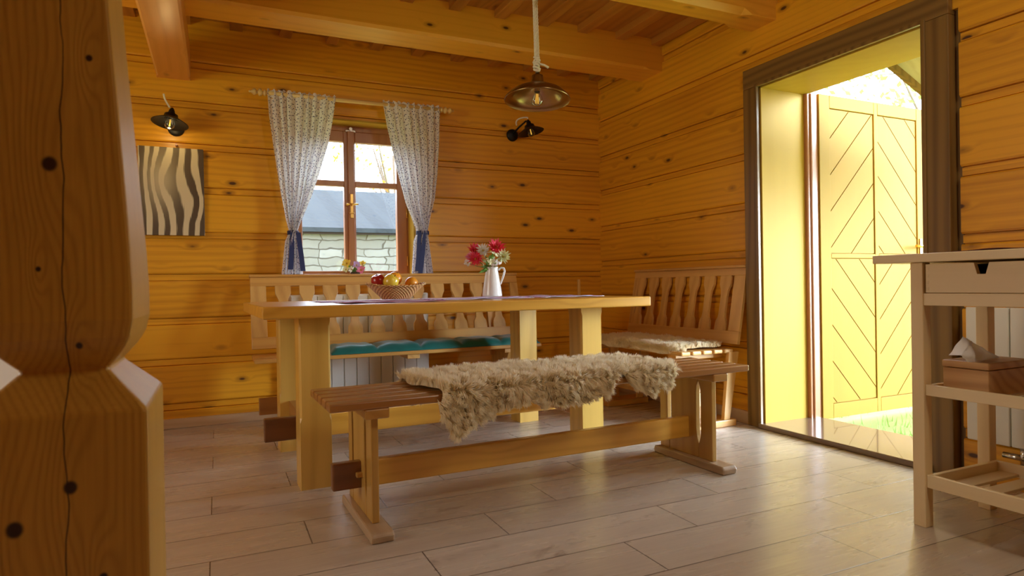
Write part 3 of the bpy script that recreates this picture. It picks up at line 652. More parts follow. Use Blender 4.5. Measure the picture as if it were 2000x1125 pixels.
# ================================================================ CURTAINS
rod = thing('curtain_rod', 'pale turned wooden curtain rod with bead finials above the window', 'curtain rod', (.87, 4.32, 2.09))
RZ = lambda x: 2.084+(x-.2)*.008
b = new(); tube(b, [(.30, 4.32, RZ(.30)), (1.455, 4.32, RZ(1.455))], .0135, 14); mk('rod', b, 'rodw', rod)
for sx, xx in ((-1, .30), (1, 1.455)):
    b = new(); lathe(b, [(.0135, 0), (.019, .004), (.019, .012), (.012, .018), (.011, .022), (.021, .028), (.024, .036), (.021, .044), (.010, .050), (.009, .054), (.017, .060), (.022, .068), (.017, .078), (.008, .088), (.006, .092), (.008, .098), (0, .104)], 20, Matrix.Translation((xx, 4.32, RZ(xx))) @ Matrix.Rotation(R(90*sx), 4, 'Y'))
    mk('finial', b, 'rodw', rod)
for xx in (.34, 1.42):
    b = new(); box(b, xx-.012, xx+.012, 4.32, YB+.01, RZ(xx)-.035, RZ(xx)-.013, .003); mk('bracket', b, 'rodw', rod)
def curtain(label, L, Rr, zt, ntie, folds, seed, tiex, tails):
    zs = [p[1] for p in L]
    def interp(T_, z):
        T_ = sorted(T_, key=lambda p: p[1])
        for a, c in zip(T_, T_[1:]):
            if a[1] <= z <= c[1]:
                u = (z-a[1])/(c[1]-a[1]+1e-9); return a[0]+(c[0]-a[0])*u
        return T_[0][0] if z < T_[0][1] else T_[-1][0]
    rg = random.Random(seed); nu, nv = 150, 90; zb = min(zs)
    bm = new(); uvl = bm.loops.layers.uv.new('UVMap'); G = []
    phs = [rg.random()*6.28 for _ in range(6)]
    wid0 = interp(Rr, zt)-interp(L, zt)
    for j in range(nv+1):
        z = zt-(zt-zb)*j/nv; row = []
        l_, r_ = interp(L, z), interp(Rr, z); w_ = r_-l_; comp = w_/wid0
        for i in range(nu+1):
            u = i/nu
            uw = u+.018*math.sin(u*14+phs[0]+z*2)
            x = l_+w_*u+.004*math.sin(u*folds*12.57)
            amp = .012+.010*(1-comp) if z < zt-.06 else .008
            y = 4.318+amp*math.sin(uw*folds*2*PI)+.35*amp*math.sin(uw*folds*2*PI*2.3+phs[1]+z*3)-.03*(1-comp)*math.sin(u*PI)
            if z > zt-.05: y += .0
            # wrap around the rod near the top
            if zt-.045 < z: y -= .006
            zz = z+(.006*math.sin(u*folds*2*PI*1.7) if j == 0 else 0)
            row.append(bm.verts.new((x, y, zz)))
        G.append(row)
    for j in range(nv):
        for i in range(nu):
            fc = bm.faces.new((G[j][i], G[j+1][i], G[j+1][i+1], G[j][i+1])); fc.smooth = True
            for lp_, (a, c) in zip(fc.loops, ((i, j), (i, j+1), (i+1, j+1), (i+1, j))): lp_[uvl].uv = (a/nu*.75, -c/nv*(zt-zb))
    o = mk('curtain', bm, 'curtain'); tag(o, label, 'curtain', 'dotted window curtains')
    base = o.location.copy()
    b = new(); l_, r_ = interp(L, ntie)-.006, interp(Rr, ntie)+.006
    pts = [((l_+r_)/2+(r_-l_)/2*math.cos(a*2*PI/24), 4.315+.034*math.sin(a*2*PI/24), ntie) for a in range(25)]
    for k in range(3): tube(b, [(p[0], p[1], p[2]-.008+.008*k) for p in pts], .006, 6)
    for (x0, x1, z1) in tails:
        v = [Vector((x0-.014, 4.272, ntie)), Vector((x0+.014, 4.272, ntie)), Vector((x1+.016, 4.268, z1)), Vector((x1-.016, 4.268, z1))]
        n = 12; prev = None
        for i in range(n+1):
            u = i/n; a = v[0].lerp(v[3], u); c = v[1].lerp(v[2], u); yy = .004*math.sin(u*8)
            cur = [bm_v for bm_v in (b.verts.new((a.x, a.y+yy, a.z)), b.verts.new((c.x, c.y+yy, c.z)), b.verts.new((c.x, c.y+yy+.002, c.z)), b.verts.new((a.x, a.y+yy+.002, a.z)))]
            if prev:
                for q in range(4): b.faces.new((prev[q], prev[(q+1) % 4], cur[(q+1) % 4], cur[q]))
            prev = cur
    bmesh.ops.translate(b, vec=-base, verts=b.verts)
    me = bpy.data.meshes.new('tieback'); b.to_mesh(me); b.free(); me.materials.append(M['navy']); tb = bpy.data.objects.new('tieback', me); C.objects.link(tb); tb.parent = o; tb['label'] = 'navy ribbon tieback'
    return o
def px2x(px, py_, Y=4.32):
    d = (r1*((px-1000)/1247)+u1*(-(py_-562.5)/1247)+f); tt = Y/d.y; return (d.x*tt, .84+d.z*tt)
def edge(pts): return [px2x(*p) for p in pts]
Ll = edge([(521.6, 178), (525, 225), (534.6, 292), (547.7, 374), (559, 430), (565.5, 452), (557, 471), (549.6, 540)])
Lr = edge([(656, 187), (650, 232), (641, 280.6), (624, 336.6), (609, 381), (590.6, 426), (580, 452), (584, 475), (592, 540)])
curtain('left white curtain with small dark dots, tied with a navy ribbon', Ll, Lr, 2.108, px2x(572, 455)[1], 8, 2, 0, [(px2x(570, 455)[0], px2x(566, 527)[0], px2x(566, 527)[1]), (px2x(581, 455)[0], px2x(590, 520)[0], px2x(590, 530)[1])])
Rl = edge([(746.5, 198), (754.7, 247), (766, 299), (777, 344), (792, 396), (812.6, 444.6), (815, 455), (809, 470), (804, 538)])
Rr_ = edge([(860, 208), (858.5, 280.6), (853.6, 344), (848, 389), (838.7, 426), (834, 452), (837, 475), (846, 538)])
curtain('right white curtain with small dark dots, tied with a navy ribbon', Rl, Rr_, 2.115, px2x(824, 455)[1], 7, 4, 0, [(px2x(826, 455)[0], px2x(817, 536)[0], px2x(817, 536)[1]), (px2x(816, 456)[0], px2x(811, 520)[0], px2x(811, 530)[1])])

# ================================================================ RADIATORS
rd = thing('radiator', 'white panel radiator below the window behind the bench', 'radiator', (.9, 4.35, .1))
b = new(); box(b, .42, 1.345, 4.33, 4.40, .12, .80, .008); mk('body', b, 'radiator', rd)
k = 0; x = .425
while x < 1.33:
    b = new(); box(b, x+.0025, x+.0795, 4.318, 4.332, .13, .79, .003); mk('panel', b, 'radiator', rd); x += .0825
for x in (.5, 1.26):
    b = new(); box(b, x, x+.03, 4.36, 4.39, 0, .13); mk('foot', b, 'chrome', rd)
rd2 = thing('radiator', 'white panel radiator on the right wall behind the wooden trolley', 'radiator', (2.79, 1.1, .15))
b = new(); box(b, 2.775, 2.83, .55, 1.585, .19, .72, .006); mk('body', b, 'radiator', rd2)
y = 1.587
while y > .6:
    b = new(); box(b, 2.758, 2.776, y-.156, y-.0015, .187, .722, .004); mk('panel', b, 'radiator', rd2)
    b = new(); box(b, 2.765, 2.82, y-.168, y-.10 if False else y-.145, .716, .735, .003); mk('top_clip', b, 'chrome', rd2); y -= .1595
b = new(); tube(b, [(2.79, 1.40, .19), (2.79, 1.40, .12)], .012, 10); tube(b, [(2.79, 1.47, .145), (2.79, 1.40, .145)], .012, 10); tube(b, [(2.79, 1.40, .145), (2.79, 1.33, .13)], .014, 10); tube(b, [(2.77, 1.33, .13), (2.70, 1.33, .13)], [.022, .020], 14)
mk('valve', b, 'chrome', rd2)
b = new(); tube(b, [(2.79, 1.33, .12), (2.79, 1.32, 0)], .008, 8); mk('pipe', b, 'black', rd2)

# ================================================================ CORNER BENCH UNITS
def baluster(b, cx, w, z0, z1, t0, t1, Mx, wide=.095/.147, nar=.052/.147):
    """slat wide at both ends, slim in the middle; w = pitch"""
    hw, hn = w*wide/2, w*nar/2; H_ = z1-z0
    prof = [(0, hw*1.02), (.10, hw), (.17, hw*.93), (.24, hn*1.12), (.32, hn), (.62, hn*.98), (.72, hn*1.12), (.80, hw*.86), (.84, hw), (1, hw)]
    pts = [(cx+h_, z0+H_*s) for s, h_ in prof]+[(cx-h_, z0+H_*s) for s, h_ in prof[::-1]]
    prism(b, pts, t0, t1, 'XZ', Mx)
def lean(origin, ang, rz=0): return Matrix.Translation(origin) @ Matrix.Rotation(rz, 4, 'Z') @ Matrix.Rotation(ang, 4, 'X')
bb = thing('corner_bench', 'long wall bench with cut-out slatted back under the window', 'bench', (1.08, 4.05, 0))
BL = 1.80; Mb = lean((.18, 4.105, .485), -R(15))   # local: x along, z up the back
Hh = .445
b = new(); box(b, 0, BL, -.001, .021, Hh-.055, Hh, .003, Mb); box(b, -.005, BL+.005, -.012, .030, Hh, Hh+.016, .004, Mb); mk('top_rail', b, 'cor_x', bb)
b = new(); box(b, 0, BL, -.001, .021, 0, .07, .003, Mb); mk('bottom_rail', b, 'cor_x', bb)
pitch = .1435
x0 = .117
cens = [x0+pitch*(k+.5) for k in range(11)]
for x_, wd in ((.045, .09), (BL-.03, .06)):
    b = new(); box(b, x_-wd/2, x_+wd/2, 0, .02, .07, Hh-.055, .002, Mb); mk('stile', b, 'cor_z', bb)
for cx_ in cens:
    b = new(); baluster(b, cx_, pitch, .068, Hh-.053, .001, .019, Mb); mk('slat', b, 'cor_z', bb, bevel=.002)
for k in range(5):
    y0 = 3.83+k*.066; b = new(); box(b, .18, 1.98, y0, y0+.058, .425, .448, .005); mk('seat_slat', b, 'cor_x', bb)
for x_ in (.36, 1.10, 1.76):
    b = new(); box(b, x_-.04, x_+.04, 3.86, 4.14, .395, .425, .004); mk('batten', b, 'cor_y', bb)
for x_ in (.36, 1.76):
    b = new(); prism(b, [(3.90, .04), (4.12, .04), (4.16, .40), (3.86, .40), (3.90, .33)], x_-.013, x_+.013, 'YZ'); mk('leg', b, 'cor_z', bb, bevel=.003)
    b = new(); box(b, x_-.035, x_+.035, 3.84, 4.20, 0, .04, .006); mk('foot', b, 'cor_y', bb)
    b = new(); prism(b, [(4.10, .36), (4.135, .36), (4.22, .72), (4.19, .73)], x_-.03, x_+.03, 'YZ'); mk('back_support', b, 'cor_z', bb, bevel=.002)
b = new(); box(b, .21, 1.91, 4.03, 4.065, .10, .20, .004); mk('stretcher', b, 'ben_x', bb)
# teal cushion
bm = new(); segs = 5; X0, X1 = .60, 1.97; NU, NV = 90, 16; rows = []
def cush(u, v):
    seg_u = (u*segs) % 1.0; edge_u = min(seg_u, 1-seg_u)*2; edge_v = min(v, 1-v)*2
    puff = (1-(1-min(1, edge_u*2.2))**2)**.5*.55+.45
    h = .046*(min(1, edge_v*3.5)**.5)*puff*min(1, min(u, 1-u)*40)**.5
    return h+.003*math.sin(u*70+v*9)
for i in range(NU+1):
    u = i/NU; rows.append([bm.verts.new((X0+(X1-X0)*u, 3.835+.27*(j/NV), .449+cush(u, j/NV)+.004)) for j in range(NV+1)])
bot = [[bm.verts.new((X0+(X1-X0)*i/NU, 3.835+.27*(j/NV), .449)) for j in (0, NV)] for i in range(NU+1)]
for i in range(NU):
    for j in range(NV):
        fc = bm.faces.new((rows[i][j], rows[i+1][j], rows[i+1][j+1], rows[i][j+1])); fc.smooth = True
    bm.faces.new((bot[i][0], bot[i+1][0], rows[i+1][0], rows[i][0])); bm.faces.new((bot[i+1][1], bot[i][1], rows[i][NV], rows[i+1][NV])); bm.faces.new((bot[i][1], bot[i+1][1], bot[i+1][0], bot[i][0]))
tag(mk('seat_cushion', bm, 'teal'), 'long teal quilted cushion on the wall bench seat', 'cushion')

rb = thing('corner_bench', 'short wall bench with leaning slatted back in the right corner', 'bench', (2.6, 3.4, 0))
RL = 1.10
Mr = lean((2.745, 3.93, .485), -R(10.5), -PI/2)   # local x runs toward the camera (-Y), +y towards +X
b = new(); box(b, 0, RL, -.001, .021, Hh-.045, Hh, .003, Mr); box(b, -.005, RL, -.012, .026, Hh, Hh+.016, .004, Mr); mk('top_rail', b, 'cor_y', rb)
b = new(); box(b, 0, RL, -.001, .021, -.01, .065, .003, Mr); mk('bottom_rail', b, 'cor_y', rb)
b = new(); box(b, RL-.09, RL, 0, .02, .065, Hh-.045, .002, Mr); mk('stile', b, 'cor_z', rb)
b = new(); box(b, 0, .05, 0, .02, .065, Hh-.045, .002, Mr); mk('stile', b, 'cor_z', rb)
for k in range(7):
    cx_ = .03+.1425*(k+.5)+.02
    if k == 6: cx_ = RL-.09-.1425*.5+.005
    b = new(); baluster(b, RL-.09-.1425*(k+.5)-.0, .1425, .063, Hh-.043, .001, .019, Mr); mk('slat', b, 'cor_z', rb, bevel=.002)
for k in range(5):
    xa = 2.352+k*.079; b = new(); box(b, xa, xa+.066, 2.85, 3.95, .425, .449, .008); mk('seat_slat', b, 'cor_y', rb)
for y_ in (2.96, 3.80):
    b = new(); box(b, 2.37, 2.72, y_-.035, y_+.035, .393, .425, .004); mk('batten', b, 'cor_x', rb)
    b = new(); box(b, 2.50, 2.57, y_-.013, y_+.013, .04, .393, .003); mk('leg', b, 'cor_z', rb)
    b = new(); prism(b, [(2.655, .04), (2.70, .04), (2.775, .43), (2.70, .43)], y_-.11, y_-.085, 'XZ'); mk('leg', b, 'cor_z', rb, bevel=.002)
    b = new(); box(b, 2.40, 2.74, y_-.12, y_+.03, 0, .04, .005); mk('foot', b, 'cor_x', rb)
b = new(); box(b, 2.515, 2.55, 2.90, 3.88, .12, .20, .004); mk('stretcher', b, 'cor_y', rb)
b = new(); box(b, 2.335, 2.372, 3.955, 3.99, 0, .545, .003); box(b, 2.355, 2.372, 3.965, 3.985, .545, .875, .003)
cp = mk('corner_post', b, 'cor_z', rb)
for z in (.44, .33):
    b = new(); box(b, 2.325, 2.365, 3.945, 3.957, z, z+.022); mk('slot_shade', b, 'dark_gap', cp)  # near-black blocks give the shade of slots in the post

# ================================================================ TABLE
TR = R(1.7)
tb = thing('dining_table', 'long honey-coloured wooden dining table with four square legs', 'table', (.156, 2.65, 0), TR, local=True)
TL, TD, TZ = 1.885, 1.08, .772
b = new(); box(b, 0, TL, 0, TD, TZ-.05, TZ, .006); mk('tabletop', b, 'tab_x', tb)
def stopchamf(x0, x1, y0, y1, z0, z1, za, zb, c=.012):
    b = new(); rings = []
    for z, k in ((z0, .001), (za-.02, .001), (za, c), (zb, c), (zb+.02, .001), (z1, .001)):
        s = [(x0+k, y0), (x1-k, y0), (x1, y0+k), (x1, y1-k), (x1-k, y1), (x0+k, y1), (x0, y1-k), (x0, y0+k)]; rings.append([b.verts.new((a, c_, z)) for a, c_ in s])
    for A, B in zip(rings, rings[1:]):
        for i in range(8): b.faces.new((A[i], A[(i+1) % 8], B[(i+1) % 8], B[i]))
    b.faces.new(rings[0][::-1]); b.faces.new(rings[-1]); return b
for u_ in (.150, 1.535):
    for v_ in (.125, .83):
        mk('leg', stopchamf(u_, u_+.128, v_, v_+.125, 0, TZ-.05, .30, .68, .008), 'tab_z', tb)
for u_ in (.150, 1.535):
    b = new(); box(b, u_+.045, u_+.083, .24, .84, .14, .262, .004); mk('crosspiece', b, 'tab_y', tb)
b = new(); box(b, .20, TL-.16, .520, .560, .128, .236, .005); mk('stretcher', b, 'tab_x', tb)
b = new(); box(b, .045, .20, .5195, .5605, .1275, .2365, .006); mk('tenon', b, 'tenon', tb, label='dark brown tenon end')
b = new(); box(b, .150, .278, .10, .98, TZ-.085, TZ-.05, .003); box(b, 1.535, 1.663, .10, .98, TZ-.085, TZ-.05, .003)
# ================================================================ FRONT BENCH
fb = thing('trestle_bench', 'long slatted trestle bench in front of the table, draped with a sheepskin', 'bench', (.322, 2.125, 0), R(1.7), local=True)
FL, FZ = 1.862, .462
for k in range(5):
    b = new(); box(b, .0, FL, k*.0795, k*.0795+.064, FZ-.028, FZ, .005); mk('seat_slat', b, 'ben_x', fb)
def scallop(z0, z1, s0, s1, dep, side):
    """vertical edge points: straight, swelling cut-out between s0 and s1; returns list of (dy, z)"""
    return [(0, z0), (0, s0), (dep*.75, s0+.035), (dep, s0+.07), (dep, s1-.05), (dep*.7, s1-.02), (0, s1), (0, z1)]
for u_ in (.157, 1.690):
    ft = new(); pts = [(-.045, 0), (.415, 0), (.425, .012), (.415, .036), (-.038, .036), (-.05, .022)]
    prism(ft, pts, u_-.039, u_+.039, 'YZ'); mk('foot', ft, 'foot', fb, bevel=.006)
    b = new(); box(b, u_-.042, u_+.042, .0, .385, FZ-.062, FZ-.028, .005); mk('crosspiece', b, 'ben_y', fb)
    z0, z1 = .036, FZ-.062
    e = scallop(z0, z1, .10, .385, .013, 1)
    for ya, yb, le, re in ((.045, .130, False, True), (.134, .330, True, True), (.334, .400-.0, True, False)):
        A = [((yb-d) if re else yb, z) for d, z in e]; Bp = [((ya+d) if le else ya, z) for d, z in e[::-1]]
        b = new(); prism(b, A+Bp, u_-.013, u_+.013, 'YZ'); mk('panel_board', b, 'ben_z', fb, bevel=.003)
b = new(); box(b, .042, .150, .1945, .2325, .1175, .2145, .006); mk('tenon', b, 'tenon', fb, label='dark brown tenon end')
b = new(); box(b, .150, 1.70, .195, .232, .118, .214, .005); st_ = mk('stretcher', b, 'tab_x', fb)
for u_ in (.135, 1.725):
    b = new(); box(b, u_-.012, u_+.012, .175, .255, .16, .178, .004); mk('wedge', b, 'ben_y', st_)

# ================================================================ SHEEPSKINS
def fur_mesh(name, base_pts, base_faces, mat, n, length, seed, label, cat, group=None, clump=.035, parent=None, gravity=.6, inset=.0, center_thin=None):
    """solid hide + wool: tapered ribbons gathered in locks. base_pts (N,3), base_faces quads"""
    rg = np.random.default_rng(seed); P_ = np.array(base_pts); Fq = np.array(base_faces)
    A, B, Cc, D = (P_[Fq[:, i]] for i in range(4))
    nrm = np.cross(Cc-A, D-B); ar = np.linalg.norm(nrm, axis=1); nrm /= (ar[:, None]+1e-12)
    idx = rg.choice(len(Fq), size=n, p=ar/ar.sum()); u = rg.random((n, 1)); v = rg.random((n, 1))
    root = (A[idx]*(1-u)*(1-v)+B[idx]*u*(1-v)+Cc[idx]*u*v+D[idx]*(1-u)*v); nn = nrm[idx]
    # locks
    cid = np.floor(root/clump); key = (cid[:, 0]*73856093+cid[:, 1]*19349663+cid[:, 2]*83492791).astype(np.int64)
    uk, inv = np.unique(key, return_inverse=True); K = len(uk)
    cc = np.zeros((K, 3)); cnt = np.zeros(K); np.add.at(cc, inv, root); np.add.at(cnt, inv, 1); cc /= cnt[:, None]
    cn = np.zeros((K, 3)); np.add.at(cn, inv, nn); cn /= np.linalg.norm(cn, axis=1, keepdims=True)+1e-9
    ph_ = rg.random(12)*6.28
    fld = np.stack([np.sin(root[:, 0]*(38+9*q)+np.sin(root[:, (q+1) % 3]*31+ph_[q])*1.6+root[:, 2]*27+ph_[q+3])+.6*np.sin(root[:, 1]*(61-8*q)+root[:, 0]*23+ph_[q+6]) for q in range(3)], 1)
    ln = length*(.75+.55*rg.random(K)); jit = rg.normal(0, 1, (K, 3))
    d_ = nn*.72+fld*.22+jit[inv]*.15+rg.normal(0, .10, (n, 3)); d_[:, 2] -= gravity*.45
    d_ /= np.linalg.norm(d_, axis=1, keepdims=True)
    lock = (cc[inv]-root)*.22
    tip = root+d_*(ln[inv, None]*(.75+.35*rg.random((n, 1))))+lock
    mid = root+nn*(ln[inv, None]*.42)+(tip-root)*.20+rg.normal(0, .0015, (n, 3))
    side = np.cross(tip-root, nn+rg.normal(0, .25, (n, 3))); side /= np.linalg.norm(side, axis=1, keepdims=True)+1e-9
    S = 5; verts = np.zeros((n, S*2-1, 3)); wv = .0014
    for s in range(S):
        tt = s/(S-1); c = root*(1-tt)**2+mid*2*tt*(1-tt)+tip*tt**2
        c = c+side*np.sin(tt*9+inv[:, None]*1.7)*.0016*tt
        if s < S-1: wdt = wv*(1-.6*tt); verts[:, 2*s] = c-side*wdt; verts[:, 2*s+1] = c+side*wdt
        else: verts[:, 2*s] = c
    nvs = S*2-1; off = (np.arange(n)*nvs)[:, None]
    quads = np.concatenate([np.stack([off[:, 0]+2*s, off[:, 0]+2*s+1, off[:, 0]+2*s+3, off[:, 0]+2*s+2], 1) for s in range(S-2)])
    tris = np.stack([off[:, 0]+2*(S-2), off[:, 0]+2*(S-2)+1, off[:, 0]+2*(S-1)], 1)
    nb = len(P_); allv = np.concatenate([P_, verts.reshape(-1, 3)])
    org = np.array([allv[:, 0].mean(), allv[:, 1].mean(), P_[:, 2].min()])
    me = bpy.data.meshes.new(name); nq = len(Fq)+len(quads)
    loops = np.concatenate([Fq.ravel(), (quads+nb).ravel(), (tris+nb).ravel()]).astype(np.int32)
    starts = np.concatenate([np.arange(nq)*4, nq*4+np.arange(len(tris))*3]).astype(np.int32)
    me.vertices.add(len(allv)); me.vertices.foreach_set('co', (allv-org).astype(np.float32).ravel())
    me.loops.add(len(loops)); me.loops.foreach_set('vertex_index', loops)
    me.polygons.add(len(starts)); me.polygons.foreach_set('loop_start', starts)
    me.update(calc_edges=True); me.validate()
    me.polygons.foreach_set('use_smooth', np.ones(len(me.polygons), dtype=bool))
    bn = np.zeros_like(P_)
    for q in range(4): np.add.at(bn, Fq[:, q], nrm)
    bn /= np.linalg.norm(bn, axis=1, keepdims=True)+1e-9
    hn = np.repeat((nn+rg.normal(0, .22, (n, 3)))[:, None, :], nvs, axis=1).reshape(-1, 3); hn /= np.linalg.norm(hn, axis=1, keepdims=True)
    me.materials.append(M[mat]); o = bpy.data.objects.new(name, me); C.objects.link(o); o.location = org
    return tag(o, label, cat, group)
# front bench sheepskin: built in bench space then turned into the room
rzb = R(1.7); cb_, sb_ = math.cos(rzb), math.sin(rzb)
def bw(u, v, z): return (.322+u*cb_-v*sb_, 2.125+u*sb_+v*cb_, z)
front = [(.36, .0), (.372, .085), (.385, .115), (.43, .165), (.48, .145), (.54, .115), (.63, .085), (.73, .080), (.83, .095), (.93, .100), (1.03, .090), (1.10, .035), (1.15, .0), (1.20, .065), (1.27, .098), (1.34, .085), (1.40, .045), (1.44, .0)]
def fl_(T_, x):
    if x <= T_[0][0]: return T_[0][1]
    for a, c in zip(T_, T_[1:]):
        if x <= c[0]: return a[1]+(c[1]-a[1])*(x-a[0])/(c[0]-a[0])
    return T_[-1][1]
def back_hang(u): return .115*math.exp(-((u-.42)/.06)**2)+.006
NUU, NVV = 120, 46; pts = []; faces = []
ut0, ut1 = .30, 1.46
for i in range(NUU+1):
    s = i/NUU
    for j in range(NVV+1):
        q = j/NVV   # 0 front hem .. 1 back hem
        # outline: left edge slants from u=.38 (front) to u=.33 (back)
        lu = .365+(.33-.365)*max(0, min(1, (q-.3)/.6))+.02*math.sin(q*9); ru = 1.425+.02*math.sin(q*5+1)-.03*abs(q-.5)
        u = lu+(ru-lu)*s; hF = max(0, fl_(front, u)-.012)+.008*math.sin(u*60); hB = back_hang(u)+.01*math.sin(u*40)
        W = .385; tot = hF+W+hB; d = q*tot; top = FZ+.012; rr = .02
        if d < hF: v_ = -.016-.006*math.sin(u*30); z_ = top-(hF-d)
        elif d < hF+W: v_ = (d-hF)-.01+.0; z_ = top+.004+.006*mnoise.noise(Vector((u*7, d*9, 0)))
        else: v_ = W+.012; z_ = top-(d-hF-W)
        e_ = d-hF
        if abs(e_) < rr: z_ = top+.004-(rr-abs(e_)) * .25 if e_ > 0 else z_; 
        pts.append(bw(u, v_, z_))
for i in range(NUU):
    for j in range(NVV):
        a = i*(NVV+1)+j; faces.append((a, a+NVV+1, a+NVV+2, a+1))
fur_mesh('sheepskin', pts, faces, 'fleece', 190000, .038, 11, 'cream shaggy sheepskin draped over the front trestle bench', 'sheepskin', clump=.015)
# corner bench sheepskin
pts = []; faces = []
for i in range(61):
    s = i/60
    for j in range(31):
        q = j/30; ang = 0
        y = 2.90+.95*s; wob = .02*math.sin(s*11)+.012*math.sin(s*23)
        xa = 2.36-.03*math.sin(s*PI)-wob; xb = 2.735-.02*math.sin(s*7)
        x = xa+(xb-xa)*q; en = min(1, min(s, 1-s)*9); x = 2.55+(x-2.55)*(.72+.28*en**.5)
        z = .462+.010*mnoise.noise(Vector((x*8, y*8, 0)))
        if q < .08: z -= (.08-q)*.35
        pts.append((x, y, z))
for i in range(60):
    for j in range(30):
        a = i*31+j; faces.append((a, a+1, a+32, a+31))
pa = np.array(pts); 
fur_mesh('sheepskin', pts, faces, 'fleece', 60000, .030, 12, 'cream sheepskin spread on the right corner bench seat', 'sheepskin', clump=.018, gravity=.2)

# ================================================================ THINGS ON THE TABLE
def tw(u, v): return (.156+u*math.cos(TR)-v*math.sin(TR), 2.65+u*math.sin(TR)+v*math.cos(TR))
def mat_cloth(label, u0, u1, v0, v1, seed):
    bm = new(); n, m_ = 34, 22; G = []
    for i in range(n+1):
        row = []
        for j in range(m_+1):
            u = u0+(u1-u0)*i/n; v = v0+(v1-v0)*j/m_; edge_ = max(0, 1-min(i, n-i, j, m_-j)/3.0)
            z = TZ+.002+max(0, mnoise.noise(Vector((u*9, v*9, seed))))*.006*(.4+edge_)
            x, y = tw(u, v); row.append(bm.verts.new((x, y, z)))
        G.append(row)
    for i in range(n):
        for j in range(m_):
            fc = bm.faces.new((G[i][j], G[i+1][j], G[i+1][j+1], G[i][j+1])); fc.smooth = True
    o = mk('placemat', bm, 'mat'); s = o.modifiers.new('thick', 'SOLIDIFY'); s.thickness = .0015; s.offset = 1
    return tag(o, label, 'placemat', 'striped placemats on the table')
mat_cloth('striped placemat at the left end of the table', .34, .80, .12, .42, 1.1)
mat_cloth('striped placemat in the middle of the table under the white jug', .86, 1.36, .30, .72, 2.2)
mat_cloth('striped placemat at the right end of the table', 1.42, 1.80, .30, .75, 3.3)
mat_cloth('striped placemat under the fruit basket', .30, .80, .46, .80, 4.4)
# basket
BX, BY = .825, 3.20; BZ = TZ+.009
bs = thing('fruit_basket', 'oval wicker basket holding apples and oranges on the table', 'basket', (BX, BY, BZ), local=True)
def basket_r(a, k):   # outline at height fraction k
    ex = .072+.076*k; ey = .05+.05*k
    return ex*math.cos(a), ey*math.sin(a)
def rim_z(a, k): return k*(.060+.014*(math.cos(a)**2)**1.5)
b = new(); seg = 72; rings = []
for k in [0]+[i/20 for i in range(0, 21)]:
    rings.append([b.verts.new((*basket_r(2*PI*i/seg, k), rim_z(2*PI*i/seg, k))) for i in range(seg)])
for A, B in zip(rings[1:], rings[2:]):
    for i in range(seg): fc = b.faces.new((A[i], A[(i+1) % seg], B[(i+1) % seg], B[i])); fc.smooth = True
b.faces.new(rings[1][::-1]); bmesh.ops.delete(b, geom=rings[0], context='VERTS')
o = mk('woven_body', b, 'wicker', bs); s = o.modifiers.new('t', 'SOLIDIFY'); s.thickness = .005
b = new()
for q in range(2):
    pts = []
    for i in range(161):
        a = 2*PI*i/160; x_, y_ = basket_r(a, 1.0); tw_ = a*22+q*PI; pts.append((x_*(1+.03*math.cos(tw_)), y_*(1+.03*math.cos(tw_)), rim_z(a, 1)+.004+.003*math.sin(tw_)))
    tube(b, pts, .0036, 6, cap=False)
mk('rim', b, 'wicker', bs)
def fruit(label, name, x, y, z, r, mat, kind, tilt=(0, 0)):
    t_ = thing(name, label, name.split('_')[-1], (x, y, z-r*.9), local=True, group=None)
    Tm = Matrix.Translation((0, 0, r*.9)) @ Matrix.Rotation(tilt[0], 4, 'X') @ Matrix.Rotation(tilt[1], 4, 'Y')
    if kind == 'apple': prof = [(0, r*.72), (r*.12, r*.76), (r*.3, r*.90), (r*.55, r*.90), (r*.82, r*.68), (r*.98, r*.25), (r*1.0, 0), (r*.93, -r*.35), (r*.75, -r*.68), (r*.5, -r*.86), (r*.25, -r*.88), (0, -r*.78)]
    else: prof = [(0, r*.95)]+[(r*math.sin(a), r*.97*math.cos(a)) for a in [PI*i/14 for i in range(1, 14)]]+[(0, -r*.95)]
    b = new(); lathe(b, prof[::-1], 32, Tm); mk('skin', b, mat, t_)
    b = new(); tube(b, [Tm @ Vector((0, 0, r*.7)), Tm @ Vector((.002, 0, r*(1.08 if kind == 'apple' else .98)))], .0022 if kind == 'apple' else .005, 6); mk('stem', b, 'stalk', t_)
fruit('dark red apple at the left of the fruit basket', 'red_apple', BX-.088, BY+.01, BZ+0.091, .036, 'red', 'apple', (.2, -.3))
fruit('yellow apple at the front of the fruit basket', 'yellow_apple', BX-.035, BY-.035, BZ+0.087, .039, 'yellow', 'apple', (.35, .5))
fruit('orange at the back of the fruit basket, between the yellow apple and the smaller fruit', 'orange', BX+.004, BY+.035, BZ+0.104, .036, 'orange', 'o', (.5, .2))
fruit('orange low at the front of the basket, mostly hidden by the rim', 'orange', BX+.030, BY-.030, BZ+.045, .030, 'orange', 'o', (.5, .8))
fruit('orange at the right of the fruit basket', 'orange', BX+.083, BY+.005, BZ+0.079, .034, 'orange', 'o', (-.3, -.8))
fruit('orange peeping in the middle of the basket beneath the others', 'orange', BX-.02, BY+.0, BZ+.034, .028, 'orange', 'o', (-.2, -.1))
